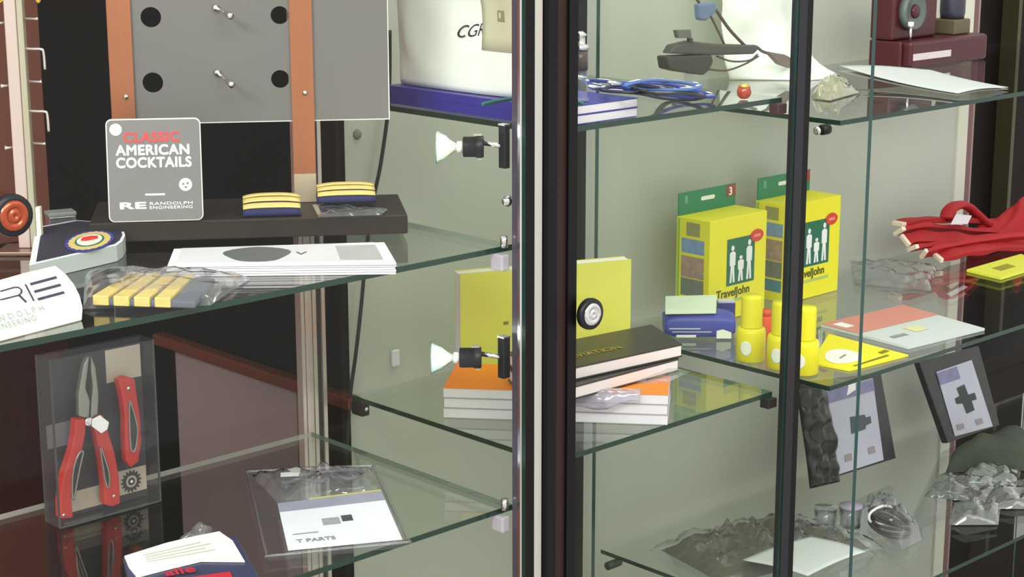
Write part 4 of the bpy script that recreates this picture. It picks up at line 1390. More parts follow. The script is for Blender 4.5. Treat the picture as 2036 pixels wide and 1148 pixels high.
# --- tall yellow book
y0_, y1_ = Vector((1.425, 1.606, 0)), Vector((1.6475, 1.514, 0))
dy = (y1_ - y0_).normalized()
nyl = Vector((dy.y, -dy.x, 0))
l0 = ppl(915, 600, y0_, nyl)
l1 = ppl(1254, 600, y0_, nyl)
Ly = (l1 - l0).dot(dy)
Myy = Matrix(((dy.x, -nyl.x, 0, l0.x), (dy.y, -nyl.y, 0, l0.y), (0, 0, 1, Z), (0, 0, 0, 1)))
zty = ppl(1250, 516, y0_, nyl).z - Z
yb_ = thing('book', 'thick yellow-covered book standing upright behind the black hardcovers', 'book', tuple(Myy @ Vector((Ly / 2, 0.01, 0))))
ty = 0.020
MB().box((0, 0, 0), (Ly, 0.001, zty), YELG, Myy).build('front_cover', yb_)
MB().box((0.0002, 0.0011, 0), (Ly - 0.001, ty - 0.0011, zty - 0.0012), PAPER, Myy).build('pages', yb_)
MB().box((0, ty - 0.001, 0), (Ly, ty, zty), YELG, Myy).build('back_cover', yb_)
MB().box((Ly * 0.245, -0.0003, zty * 0.505), (Ly * 0.275, -0.0001, zty * 0.535), mat('olive_print', (120, 120, 40), 0.6), Myy).build('cover_mark', yb_)
# clear bag draped over the orange books
cbq = [Mo @ Vector((x, y, 0)) for x, y in ((L2 * 0.50, -0.006), (L2 * 0.93, -0.006), (L2 * 1.02, 0.05), (L2 * 0.6, 0.06))]


def drape(i, j):
    x = L2 * (0.52 + 0.36 * i)
    s0_ = 0.006 + 0.012 * i + 0.004 * math.sin(9 * i)
    s = s0_ + j * (0.10 - s0_)
    if s < 0.032:
        y, zz = -0.003 - 0.006 * math.sin(s / 0.032 * 3.14), zO + 0.004 - 0.030 + s * 0.95
    else:
        y, zz = (s - 0.032) * 0.12 - 0.002, zO + 0.0035
    p = Vector((x, y, zz))
    n = nz(p, 60, 8.0) * 0.005
    if s < 0.032:
        p.y -= abs(n)
    else:
        p.z += abs(n) * 0.3
    return Mo @ p


tag(MB().grid(drape, 26, 22, clear('lilac_plastic_bag', (0.9, 0.89, 0.93), 1.5, 0.12, 0.30, (214, 210, 226), 2.0)).build('plastic_bag', solid=0.0006), 'lilac-tinged clear plastic bag hanging over the orange books', 'plastic bag')
tri = [pz(x, y, zO + 0.003) for x, y in ((1205, 762), (1330, 755), (1372, 735), (1310, 728))]
tag(crumple(MB(), tri, zO - 0.001, 0.006, BAG, 16, 10, 0.5, 9.4, 50).build('plastic_sleeve'), 'pointed clear plastic sleeve poking out from under the black hardcovers', 'plastic sleeve')

# white bag prints
bag_patch(0.537, 0.70, 0.24, 1.0, OLIVE, 'label', 0.0022, 'olive cloth label')
bag_patch(0.548, 0.566, 0.62, 0.68, mat('mustard_print', (180, 150, 80), 0.6), 'label_mark', 0.0034)
bag_patch(0.575, 0.60, 0.40, 0.46, mat('khaki_print', (150, 140, 110), 0.6), 'label_mark', 0.0034)
tt_ = text('CGR', 0.020, mat('black_bag_print', (50, 56, 56), 0.6), wbag, wbag.matrix_world.copy(), 0.0, name='bag_print')
for vv in tt_.data.vertices:
    q_ = bagf(0.500 + vv.co.x * 0.95 + vv.co.y * 0.4, 0.295 + vv.co.y * 5.0 + vv.co.x * 0.6)
    d_ = (q_ - Vector((bcx, bcy, q_.z))).normalized()
    vv.co = wbag.matrix_world.inverted() @ (q_ + d_ * 0.0012)

# ================================================================== FRAMELESS CABINET, MIDDLE SHELF
Z = ZC_M + 0.0006
# --- yellow cartons
YF = 1.607
k0, k1 = py(1411, 500, YF), py(1523, 500, YF)
zt1 = py(1411, 442, YF).z
WC, HC, DC = k1.x - k0.x, zt1 - Z, 0.062


def carton(x0, lab):
    t = thing('carton', lab, 'carton', (x0 + WC / 2, YF + DC / 2, Z), 'yellow cartons')
    MB().box((x0, YF, Z), (x0 + WC, YF + DC, Z + HC), YELB).build('carton_body', t, bevel=0.0008)
    tabh = HC * 0.22
    MB().box((x0 + 0.0005, YF + DC - 0.003, Z + HC + 0.0003), (x0 + WC - 0.0005, YF + DC - 0.0012, Z + HC + tabh), GREEN).build('hang_tab', t, label='green hang tab')
    Mf = Matrix(((1, 0, 0, x0), (0, 0, -1, YF + DC - 0.0031), (0, 1, 0, Z + HC), (0, 0, 0, 1)))
    MB().prism(rrect(WC * 0.38, tabh * 0.50, WC * 0.62, tabh * 0.68, tabh * 0.08), 0.0001, 0.0004, WHITE, Mf).build('hang_slot', t, label='pale hang slot')
    MB().prism(rrect(WC * 0.83, tabh * 0.45, WC * 0.99, tabh * 0.97, tabh * 0.05), 0.0001, 0.0004, mat('brown_red_print', (150, 62, 44), 0.6), Mf).build('count_square', t)
    text('3', tabh * 0.5, WHITE, t, Mf @ Matrix.Translation((WC * 0.865, tabh * 0.52, 0.0006)), 0.03)
    MB().prism([(WC * 0.10, tabh * 0.5), (WC * 0.15, tabh * 0.5), (WC * 0.15, tabh * 0.85), (WC * 0.10, tabh * 0.85)], 0.0001, 0.0004, mat('pale_green_print', (100, 160, 130), 0.6), Mf).build('tab_mark', t)
    # front print
    Mp_ = Matrix(((1, 0, 0, x0), (0, 0, -1, YF - 0.0001), (0, 1, 0, Z), (0, 0, 0, 1)))
    px0, px1, pz0, pz1 = WC * 0.30, WC * 0.79, HC * 0.33, HC * 0.79
    MB().prism([(px0, pz0), (px1, pz0), (px1, pz1), (px0, pz1)], 0.0, 0.0003, DGREEN, Mp_).build('picture_panel', t, label='dark green picture panel')
    for fx, hgt in ((0.20, 0.80), (0.50, 0.55), (0.80, 0.86)):
        cx = px0 + (px1 - px0) * fx
        b0 = pz0 + (pz1 - pz0) * 0.06
        H = (pz1 - pz0) * hgt
        wdt = (px1 - px0) * 0.10
        body = [(-0.9, 0), (-0.25, 0), (0, 0.36), (0.25, 0), (0.9, 0), (0.6, 0.45), (0.75, 0.45), (1.0, 0.46), (1.05, 0.78), (0.5, 0.83), (-0.5, 0.83), (-1.05, 0.78), (-1.0, 0.46), (-0.75, 0.45), (-0.6, 0.45)]
        MB().prism([(cx + x * wdt, b0 + y * H) for x, y in body], 0.0004, 0.0006, WHITE, Mp_).build('pictogram', t, label='white standing figure')
        MB().prism(circ(cx, b0 + H * 0.92, wdt * 0.55, 12, H * 0.075), 0.0004, 0.0006, WHITE, Mp_).build('pictogram_head', t)
    MB().prism(circ(px1 + WC * 0.03, pz1 - HC * 0.015, WC * 0.115, 20, HC * 0.062), 0.0007, 0.0010, mat('red_badge', (206, 54, 42), 0.5), Mp_).build('red_badge', t, label='red oval badge')
    MB().prism(rrect(px1 - WC * 0.03, pz1 - HC * 0.03, px1 + WC * 0.09, pz1, HC * 0.01), 0.0011, 0.0013, mat('pink_print', (240, 130, 110), 0.5), Mp_).build('badge_print', t)
    text('TravelJohn', HC * 0.115, mat('dark_olive_ink', (66, 72, 30), 0.5), t, Mp_ @ Matrix.Translation((WC * 0.13, HC * 0.225, 0.0002)) @ Matrix.Diagonal((1.0, 1, 1, 1)), 0.02, sx=(WC * 0.70) / (HC * 0.115 * 5.2))
    MB().box((WC * 0.30, HC * 0.165, 0), (WC * 0.80, HC * 0.195, 0.0002), mat('pale_green_print2', (176, 196, 110), 0.6), Mp_).build('print_line', t)
    # side pictures
    Ml_ = Matrix(((0, 0, -1, x0 - 0.0001), (-1, 0, 0, YF + DC), (0, 1, 0, Z), (0, 0, 0, 1)))
    for y0, y1, mm in ((0.83, 0.96, mat('dull_print', (150, 150, 90), 0.6)), (0.66, 0.80, mat('blue_picture', (120, 150, 196), 0.6, vary=0.3, scale=120)), (0.42, 0.63, mat('rosy_picture', (168, 140, 128), 0.6, vary=0.5, scale=120)), (0.24, 0.41, mat('dark_picture', (110, 120, 112), 0.6, vary=0.5, scale=150)), (0.10, 0.22, mat('teal_picture', (70, 130, 160), 0.6, vary=0.3, scale=100))):
        ins_ = 0.3 if y0 > 0.8 else 0.16
        MB().box((DC * ins_, HC * y0, 0), (DC * (1 - ins_) , HC * y1, 0.0003), mm, Ml_).build('side_picture', t)
    MB().box((DC * 0.04, HC * 0.02, -0.00005), (DC * 0.10, HC * 0.985, 0.0002), mat('leaf_green_print', (140, 190, 60), 0.6), Ml_).build('side_stripe', t)
    return t


ct1 = carton(k0.x, 'bright yellow carton with green hang tab, standing behind the blue packs')
k2 = py(1668, 500, YF)
dup(ct1, Matrix.Translation((k2.x - k1.x, 0, 0)), 'bright yellow carton with green hang tab, partly hidden behind the slim black post')

# --- blue pack, navy box, pale leaflet
bp_f0, bp_f1 = pz(1318, 672, Z), pz(1470, 672, Z)
YB0 = 1.51


def onshelf(px_, Y):
    """x where the column PX meets the shelf at depth Y"""
    lo, hi = 0.0, 2000.0
    for _ in range(50):
        mdl = (lo + hi) / 2
        if pz(px_, mdl, Z).y > Y:
            lo = mdl
        else:
            hi = mdl
    return pz(px_, lo, Z)


a = pz(1322, 676, Z)
b_ = pz(1462, 676, Z)
dd = (b_ - a).normalized()
bk = Vector((-dd.y, dd.x, 0))
Lp = (b_ - a).length
Mk = Matrix(((dd.x, bk.x, 0, a.x), (dd.y, bk.y, 0, a.y), (0, 0, 1, Z), (0, 0, 0, 1)))
hp = (Mk.inverted() @ ppl(1400, 626, a, -bk)).z
bt = thing('wipes_pack', 'blue pack with white printing lying before the first yellow carton', 'pack', tuple(a + dd * Lp / 2))


def pillow(i, j):
    ang = 2 * math.pi * j
    x = Lp * i
    k = 1 - 0.35 * abs(2 * i - 1) ** 6
    return Mk @ Vector((x, 0.026 + 0.026 * math.copysign(abs(math.cos(ang)) ** 0.6, math.cos(ang)), hp / 2 + hp / 2 * k * math.copysign(abs(math.sin(ang)) ** 0.6, math.sin(ang))))


m = MB()
m.grid(lambda i, j: pillow(j, i), 24, 20, BLUEP, wrap_u=True)
m.add([pillow(0, k / 24) for k in range(24)], [tuple(range(24))], BLUEP)
m.add([pillow(1, k / 24) for k in range(24)], [tuple(range(24))], BLUEP)
m.build('pack_body', bt)
Mfp = Matrix(((dd.x, 0, -bk.x, a.x), (dd.y, 0, -bk.y, a.y), (0, 1, 0, Z), (0, 0, 0, 1))) @ Matrix.Translation((0, 0, 0.0006))
for x0, x1, y0, y1, mm in ((0.06, 0.50, 0.42, 0.47, LILAC), (0.10, 0.66, 0.30, 0.335, LILAC), (0.16, 0.44, 0.10, 0.20, WHITE)):
    MB().box((Lp * x0, hp * y0, 0), (Lp * x1, hp * y1, 0.0004), mm, Mfp).build('print_line', bt, label='white printed line')
MB().prism([(Lp * 0.73, hp * 0.06), (Lp * 0.94, hp * 0.06), (Lp * 0.94, hp * 0.30), (Lp * 0.82, hp * 0.42), (Lp * 0.73, hp * 0.36)], 0, 0.0006, LABELW, Mfp).build('price_sticker', bt, label='white price sticker')
tag(MB().solid([Mk @ Vector((Lp * x, y, hp + 0.0006)) for x, y in ((0.0, 0.0), (0.72, 0.004), (0.78, 0.05), (0.04, 0.05))], [Mk @ Vector((Lp * x, y, hp + zz)) for x, y, zz in ((0.0, 0.004, 0.006), (0.72, 0.006, 0.005), (0.78, 0.05, 0.016), (0.04, 0.05, 0.014))], mat('pale_green_paper', (214, 228, 206), 0.6)).build('leaflet'), 'pale folded leaflet lying on top of the blue pack', 'leaflet')
nb = thing('pocket_box', 'navy box with pale top edge standing between blue pack and yellow bottle', 'box', tuple(Mk @ Vector((Lp * 0.9, 0.07, 0))))
xb0 = Lp * 0.80
zb1 = (Mk.inverted() @ ppl(1450, 603, Mk @ Vector((0, 0.056, 0)), -bk)).z
MB().box((xb0, 0.056, 0.0002), (Lp * 1.06, 0.072, zb1), mat('navy_box', (56, 58, 130), 0.45), Mk).build('box_body', nb, bevel=0.0008)
MB().box((xb0 + 0.001, 0.057, zb1 + 0.0001), (Lp * 1.05, 0.071, zb1 + 0.0025), LILAC, Mk).build('top_flap', nb, label='pale top flap')

# --- yellow bottles
bprof = None


def bottle(pxc, pyb, lab, first=None):
    p = pz(pxc, pyb, Z)
    k = (p - EYE).dot(fw) / 3600
    if first is None:
        t = thing('bottle', lab, 'bottle', (p.x, p.y, Z), 'yellow bottles')
        Mq_ = Matrix.Translation((p.x, p.y, Z))
        rb_, rc = 29 * k, 21.5 * k
        hb_, hc = 66 * k / 0.97, 128 * k / 0.97
        MB().lathe([(0, 0.0002), (rb_ * 0.9, 0.0002), (rb_, 0.002), (rb_, hb_ * 0.86), (rb_ * 0.93, hb_ * 0.97), (rc * 1.02, hb_), (rc * 0.9, hb_ + 0.0002), (0, hb_ + 0.0002)], YEL, Mq_).build('bottle_body', t)
        prof = []
        n = 36
        vs, fs = [], []
        for i in range(n * 2):
            aa = math.pi * i / n
            rr = rc * (1.0 if i % 2 else 0.965)
            for r_, z_ in ((rr, hb_ + 0.0006), (rr, hc * 0.965), (rr * 0.93, hc)):
                vs.append((r_ * math.cos(aa), r_ * math.sin(aa), z_))
        N = n * 2
        for i in range(N):
            j = (i + 1) % N
            for q in range(2):
                fs.append((i * 3 + q, j * 3 + q, j * 3 + q + 1, i * 3 + q + 1))
        fs.append(tuple(i * 3 + 2 for i in range(N)))
        MB().add(vs, fs, YEL, True, Mq_).build('cap', t)

        def stk(i, j):
            aa = math.atan2(EYE.y - p.y, EYE.x - p.x) + (-0.75 + 0.62 * 2 * (i - 0.5)) * 0.75
            rr = (rb_ + 0.0004)
            zz = hb_ * (0.25 + 0.42 * j)
            # round sticker: pull the corners in
            uu, vv = 2 * i - 1, 2 * j - 1
            l = max(abs(uu), abs(vv)) / (math.hypot(uu, vv) or 1)
            aa = math.atan2(EYE.y - p.y, EYE.x - p.x) - 0.35 + uu * l * 0.42
            zz = hb_ * (0.44 + vv * l * 0.22)
            return Mq_ @ Vector((rr * math.cos(aa), rr * math.sin(aa), zz))
        MB().grid(stk, 10, 10, LABELW).build('sticker', t, solid=0.0003, label='white round sticker')
        return t
    return dup(first, Matrix.Translation(Vector((p.x, p.y, Z)) - first.location), lab)


b1 = bottle(1492, 716, 'yellow ribbed-cap bottle beside the blue pack')
bottle(1553, 731, 'yellow bottle just before the slim black post, middle of three', b1)
bottle(1597, 742, 'yellow bottle half hidden by the slim black post beside the yellow card', b1)
po = pz(1522, 676, Z)
ko = (po - EYE).dot(fw) / 3600
ob = thing('bottle', 'orange-red slim bottle standing behind the yellow bottles', 'bottle', (po.x, po.y, Z))
MB().lathe([(0, 0.0002), (13 * ko, 0.0002), (14 * ko, 0.002), (14 * ko, 46 * ko), (9 * ko, 50 * ko), (0, 50 * ko)], ORR, Matrix.Translation((po.x, po.y, Z))).build('bottle_body', ob)
MB().lathe([(0, 50.2 * ko), (9.5 * ko, 50.2 * ko), (9.5 * ko, 62 * ko), (0, 62 * ko)], ORR, Matrix.Translation((po.x, po.y, Z))).build('cap', ob)

# --- yellow card and pink-and-pale card
o, c = px_slab('card_sheet', ((1690, 736), (1806, 706), (1648, 664), (1612, 722)), Z, 0.002, YEL)
yc = thing('product_card', 'bright yellow card with a white oval label beside the yellow bottles', 'card', tuple(Vector((o.bound_box[0][0], o.bound_box[0][1], Z))))
bpy.context.view_layer.update()
mw = o.matrix_world.copy()
o.parent = yc
o.matrix_parent_inverse = yc.matrix_world.inverted()
pts = [quadpt(c, 0.38 + 0.26 * math.cos(2 * math.pi * i / 24), 0.55 + 0.30 * math.sin(2 * math.pi * i / 24)) + Vector((0, 0, 0.0004)) for i in range(24)]
MB().solid(pts, [p + Vector((0, 0, 0.0004)) for p in pts], LABELW).build('oval_label', yc, label='white oval label')
patch('print_line', c, 0.30, 0.46, 0.52, 0.56, GREYP, yc, lift=0.0012)
patch('print_line', c, 0.16, 0.80, 0.10, 0.14, mat('olive_print', (120, 120, 40), 0.6), yc, lift=0.0008)
patch('print_line', c, 0.80, 0.95, 0.2, 0.26, mat('olive_print', (120, 120, 40), 0.6), yc, lift=0.0008)
o, c = px_slab('card_sheet', ((1806, 690), (1958, 653), (1795, 607), (1632, 645)), Z, 0.0035, PALEG)
pcd = thing('printed_booklet', 'pale grey booklet with a salmon strip lying behind the yellow card', 'booklet', tuple(Vector((o.bound_box[0][0], o.bound_box[0][1], Z))))
bpy.context.view_layer.update()
o.parent = pcd
o.matrix_parent_inverse = pcd.matrix_world.inverted()
patch('salmon_strip', c, 0.0, 1.0, 0.56, 1.0, PINK, pcd, lift=0.0006, label='salmon pink strip')
patch('price_sticker', c, 0.06, 0.16, 0.76, 0.92, WHITE, pcd, lift=0.0010, label='white price sticker')
patch('print_line', c, 0.12, 0.30, 0.26, 0.32, GREYP, pcd, lift=0.0008)
patch('yellow_spot', c, 0.42, 0.58, 0.28, 0.44, mat('straw_print', (214, 214, 160), 0.6), pcd, lift=0.0008)

# --- red streamers with cream ends
rng = random.Random(11)


def streamer(pts_, lab, w_=0.0085, roll=0.0):
    C0 = [py(x, y, Y) for x, y, Y in pts_]
    P = curve_pts([p + (Vector((rng.uniform(-1, 1), rng.uniform(-1, 1), rng.uniform(-1, 1))) * 0.0025 if 0 < i else Vector()) for i, p in enumerate(C0)], 8)
    t = thing('streamer', lab, 'streamer', (P[0].x, P[0].y, Z), 'red streamers')
    n = len(P)
    cut = max(2, int(n * 0.075))
    MB().tube(P[:cut + 1], w_, CREAM, 4, flat=0.30, roll=roll, sq=True).build('cream_end', t, bevel=0.0008, label='cream end')
    MB().tube(P[cut:], [w_ * (1 + 0.15 * math.sin(i * 0.7 + roll * 5)) for i in range(n - cut)], REDF, 4, flat=0.34, roll=roll, sq=True).build('ribbon', t, bevel=0.0008)
    return t


base_ = [
    ([(1784, 446, 1.668), (1830, 438, 1.66), (1880, 436, 1.655), (1935, 440, 1.65), (1990, 450, 1.64)], 'red streamer whose cream end reaches highest on the fan'),
    ([(1785, 461, 1.660), (1825, 456, 1.654), (1880, 458, 1.645), (1940, 462, 1.635), (2010, 466, 1.62)], 'red streamer with its cream end second from the top of the fan'),
    ([(1797, 479, 1.648), (1832, 474, 1.640), (1890, 474, 1.625), (1950, 478, 1.610), (2040, 480, 1.59)], 'red streamer with its cream end in the middle of the fan'),
    ([(1812, 494, 1.634), (1850, 487, 1.625), (1900, 484, 1.610), (1960, 486, 1.590), (2055, 486, 1.57)], 'red streamer with its cream end fourth down the fan'),
    ([(1834, 506, 1.618), (1870, 497, 1.605), (1920, 489, 1.595), (1985, 476, 1.580), (2060, 470, 1.56)], 'red streamer with its cream end second from the bottom of the fan'),
    ([(1862, 513, 1.602), (1900, 504, 1.590), (1950, 495, 1.575), (2010, 486, 1.565), (2065, 492, 1.555)], 'red streamer with its cream end lowest, lying next to the yellow tag'),
]
for pts_, lab in base_:
    streamer(pts_, lab, 0.0165, rng.uniform(-0.7, 0.9))


def hump(i, j):
    c0 = py(1935, 486, 1.64)
    c1 = py(2120, 470, 1.58)
    ax = (c1 - c0)
    ln = ax.length
    ax = ax.normalized()
    ay = Vector((-ax.y, ax.x, 0))
    aa = 2 * math.pi * i
    rr = math.sin(math.pi * 0.5 * (1 - j)) if j < 1 else 0
    x = ln * (0.44 + 0.52 * rr * math.cos(aa))
    y = 0.040 * rr * math.sin(aa) + 0.005
    h = 0.062 * math.cos(math.pi * 0.5 * rr)
    p = c0 + ax * x + ay * y
    p.z = Z + 0.0015 + max(0, h * (1 + 0.6 * nz(p, 32, 1.0)) + (0.016 * nz(Vector((p.x * 0.4, p.y, 0)), 70, 2.0) if h > 0.004 else 0))
    return p


rh = thing('streamer_bundle', 'folded heap of red streamers with a white sticker behind the fanned ones', 'streamer bundle', tuple(pz(2000, 480, Z)))
MB().grid(hump, 40, 14, REDF, wrap_u=True).build('ribbon_heap', rh)
kp = [py(x, y, Y) for x, y, Y in ((1884, 436, 1.64), (1888, 418, 1.645), (1904, 408, 1.65), (1922, 410, 1.65), (1940, 424, 1.645), (1965, 446, 1.635))]
MB().tube(curve_pts(kp, 6), 0.013, REDF, 8, flat=0.55).build('ribbon_loop', rh)
sq = [py(x, y, Y) for x, y, Y in ((1890, 447, 1.615), (1924, 446, 1.615), (1932, 430, 1.625), (1901, 427, 1.625))]
MB().solid(sq, [p + Vector((0, 0, 0.001)) for p in sq], mat('pale_lilac_sticker', (214, 206, 214), 0.5)).build('price_sticker', rh, label='white price sticker')
# --- yellow tag and clear bag
o, c = px_slab('yellow_tag', ((1990, 552), (2080, 525), (2030, 505), (1922, 536)), Z, 0.004, mat('lime_yellow', (222, 226, 70), 0.5))
tag(o, 'lime yellow tag lying before the red streamers', 'tag')
patch('print_mark', c, 0.25, 0.55, 0.35, 0.65, mat('olive_print2', (150, 146, 40), 0.6), None)
pm = bpy.data.objects['print_mark']
pm.parent = o
cq = [pz(x, y, Z + 0.004) for x, y in ((1700, 560), (1850, 575), (1862, 528), (1690, 515))]
tag(crumple(MB(), cq, Z, 0.012, BAG, 24, 16, 0.7, 12.5, 40).build('plastic_bag'), 'clear plastic bag lying on the glass behind the pale booklet', 'plastic bag')
pq = [quadpt(cq, a_, b2_) for a_, b2_ in ((0.62, 0.12), (0.98, 0.15), (0.95, 0.5), (0.6, 0.48))]

# ================================================================== FRAMELESS CABINET, TOP SHELF
Z = ZC_T + 0.0006
for k in range(2):
    q = [pz(x, y + (2 if k else 5), Z + 0.003 * (k + 1)) for x, y in ((1905, 184), (2005, 170), (1850, 146), (1668, 150))]
    lo = [Vector((p.x, p.y, Z + 0.0032 * k)) for p in q]

    def sheet(i, j, q=q, k=k):
        p = quadpt(q, i, j)
        p.z = Z + 0.0008 + 0.0035 * k + (0.010 + 0.005 * k) * (j ** 2) * (1 - 0.5 * i) + 0.002 * (1 + math.sin(4 * i))
        return p
    tag(MB().grid(sheet, 16, 16, mat('white_writing_paper', (190, 196, 194), 0.6) if k else mat('grey_white_paper', (176, 178, 176), 0.6)).build('paper_sheet', solid=0.0008), 'curling white paper sheet, ' + ('upper' if k else 'under') + ' one of two on the top shelf beside the red machine', 'paper', 'curled papers')
cq = [pz(x, y, Z + 0.003) for x, y in ((1614, 192), (1650, 197), (1712, 180), (1640, 168))]
tag(crumple(MB(), cq, Z, 0.016, clear('straw_plastic', (0.93, 0.93, 0.84), 1.5, 0.1, 0.22, (226, 226, 190), 2.0), 22, 14, 0.8, 14.5, 60).build('plastic_bag'), 'yellowish crumpled plastic bag on the top shelf just past the slim black post', 'plastic bag')

# --- dark red machine model
mx0 = py(1795, 118, 1.60)
YM = 1.56
mp = pz(1845, 148, Z)
mc = thing('machine_model', 'dark red model machine with round grey dial standing at the back of the top shelf', 'machine', (2.40, 1.61, Z))
r0, r1 = py(1812, 120, YM), py(1962, 120, YM)
bh = 0.040
MB().box((r0.x, YM, Z), (r1.x, YM + 0.075, Z + bh), MACH).build('base', mc, bevel=0.005)
rr0, rr1 = py(1816, 120, YM - 0.001), py(1890, 120, YM - 0.001)
MB().box((rr0.x, YM - 0.0012, Z + 0.012), (rr1.x, YM - 0.0002, Z + 0.022), mat('pale_name_strip', (206, 196, 200), 0.5)).build('name_strip', mc, label='pale name strip')
zt0 = py(1860, -40, YM).z
u0, u1 = py(1776, 60, YM + 0.03), py(1862, 60, YM + 0.03)
MB().box((u0.x, YM + 0.015, Z + 0.0002), (r0.x - 0.0004, YM + 0.073, Z + bh), MACH).build('column_foot', mc, bevel=0.003)
MB().box((u0.x, YM + 0.03, Z + bh + 0.0004), (u1.x, YM + 0.073, zt0), MACH).build('column', mc, bevel=0.004)
dc = py(1808, 22, YM + 0.03)
kd = (dc - EYE).dot(fw) / 3600
Md = Matrix.Translation((dc.x, YM + 0.0295, dc.z)) @ Matrix.Rotation(R(90), 4, 'X')
MB().lathe([(0, 0), (38 * kd, 0), (38 * kd, 0.010), (34 * kd, 0.013), (30 * kd, 0.010), (0, 0.009)], DIAL, Md).build('dial', mc, label='grey dial')
MB().lathe([(0, 0.0092), (14 * kd, 0.0092), (12 * kd, 0.013), (0, 0.014)], MACH, Md).build('dial_hub', mc)
mcx = py(1905, 20, YM + 0.03)
MB().lathe([(0, 0), (24 * kd, 0), (26 * kd, 0.01), (26 * kd, 0.05), (20 * kd, 0.06), (0, 0.06)], mat('blue_black_enamel', (52, 50, 66), 0.4), Matrix.Translation((mcx.x, YM + 0.04, Z + bh + 0.024))).build('drum', mc, label='blue-black drum')
MB().box((mcx.x - 0.022, YM + 0.02, Z + bh + 0.0004), (mcx.x + 0.022, YM + 0.065, Z + bh + 0.0236), mat('olive_enamel', (96, 86, 64), 0.5)).build('drum_stand', mc, bevel=0.002)
MB().tube([(r0.x + 0.012, YM + 0.012, Z + bh + 0.0002), (r0.x + 0.012, YM + 0.012, Z + bh + 0.022)], 0.0022, CHROME).build('lever', mc)
MB().tube([(r0.x + 0.012, YM + 0.012, Z + bh + 0.0222), (r0.x + 0.012, YM + 0.012, Z + bh + 0.029)], 0.0045, WHITE).build('lever_knob', mc, label='white lever knob')

# ================================================================== FRAMELESS CABINET, BOTTOM SHELF
Z = ZC_L + 0.0006


def hung_pack(pxs, card, Ybot, lean, lab, bigdark=True):
    """pack standing on the shelf, leaning back"""
    z_ = Z
    nvec = Vector((0, -1, lean)).normalized()
    p0 = Vector((2.3, Ybot, z_))
    c = [ppl(x, y, p0, nvec) for x, y in pxs]
    low = min(p.z for p in c)
    t = thing('blister_pack', lab, 'blister pack', tuple(sum(c, Vector()) / 4), 'black blister packs')
    back = -nvec * 0.012
    MB().solid([p + back for p in c], c, mat('black_pack_card', (44, 44, 48), 0.35, vary=0.3, scale=60)).build('pack_card', t, bevel=0.0015)
    cc_ = [ppl(x, y, p0 + nvec * 0.0012, nvec) for x, y in card]
    MB().solid([p - nvec * 0.0008 for p in cc_], cc_, mat('pale_pack_insert', (182, 184, 198), 0.6, vary=0.06, scale=40)).build('white_insert', t, label='pale printed insert')
    return t, cc_, nvec


t1, q1, nv1 = hung_pack(((1622, 962), (1782, 912), (1752, 742), (1592, 762)), ((1664, 945), (1757, 915), (1735, 752), (1641, 778)), 1.585, 0.22, 'black blister pack with pale insert hanging behind the teal glass edge')


def qsolid(name, q, uv, nv, m, par, lift=0.0006, lab=None):
    pts = [quadpt(q, a_, b2_) + nv * lift for a_, b2_ in uv]
    return MB().solid(pts, [p + nv * 0.0004 for p in pts], m).build(name, par, label=lab)


PLUGC = mat('slate_silhouette', (74, 80, 92), 0.5)
qsolid('silhouette', q1, [(0.40, 0.42), (0.42, 0.62), (0.72, 0.60), (0.74, 0.56), (0.84, 0.56), (0.84, 0.48), (0.72, 0.47), (0.70, 0.43)], nv1, PLUGC, t1, lab='slate tool silhouette')
qsolid('top_print', q1, [(0.0, 0.85), (1.0, 0.85), (1.0, 0.99), (0.0, 0.99)], nv1, mat('violet_print', (128, 126, 160), 0.6, vary=0.3, scale=80), t1)
qsolid('hang_hole', q1, [(0.40, 0.88), (0.60, 0.92), (0.62, 1.0), (0.48, 1.02)], nv1, WHITE, t1, 0.0012, 'white hang hole')
for a_ in (0.2, 0.7):
    qsolid('print_spot', q1, [(a_, 0.12), (a_ + 0.14, 0.12), (a_ + 0.14, 0.2), (a_, 0.2)], nv1, mat('brown_grey_print', (150, 140, 140), 0.6), t1)
t2, q2, nv2 = hung_pack(((1884, 882), (1988, 846), (1946, 688), (1828, 722)), ((1899, 868), (1974, 848), (1932, 716), (1862, 740)), 1.60, 0.25, 'black blister pack with cross-shaped tool picture, nearest the dark end wall')
qsolid('silhouette', q2, [(0.44, 0.28), (0.66, 0.30), (0.66, 0.44), (0.80, 0.44), (0.80, 0.54), (0.62, 0.54), (0.60, 0.70), (0.38, 0.68), (0.40, 0.56), (0.26, 0.54), (0.26, 0.46), (0.42, 0.44)], nv2, mat('black_silhouette', (46, 52, 54), 0.5), t2, lab='dark cross-shaped silhouette')
qsolid('top_print', q2, [(0.0, 0.80), (0.55, 0.80), (0.55, 0.98), (0.0, 0.98)], nv2, mat('violet_print', (128, 126, 160), 0.6, vary=0.3, scale=80), t2)
for a_ in (0.1, 0.6):
    qsolid('print_spot', q2, [(a_, 0.08), (a_ + 0.18, 0.08), (a_ + 0.18, 0.16), (a_, 0.16)], nv2, mat('brown_grey_print', (150, 140, 140), 0.6), t2)
# wrap of the first pack
wq = [ppl(x, y, Vector((2.3, 1.585, Z)) + nv1 * 0.004, nv1) for x, y in ((1608, 972), (1668, 958), (1640, 768), (1584, 770))]


def wrapf(i, j):
    p = quadpt(wq, i, j)
    e = (16 * i * (1 - i) * j * (1 - j)) ** 0.4 if 0 < i < 1 and 0 < j < 1 else 0
    return p + nv1 * (0.002 + e * 0.010 * (1 + 1.4 * nz(p, 60, 5)))


MB().grid(wrapf, 16, 34, mat('black_crinkled_foil', (40, 40, 42), 0.25)).build('crinkled_wrap', t1, solid=0.0008, label='crinkled black wrap')

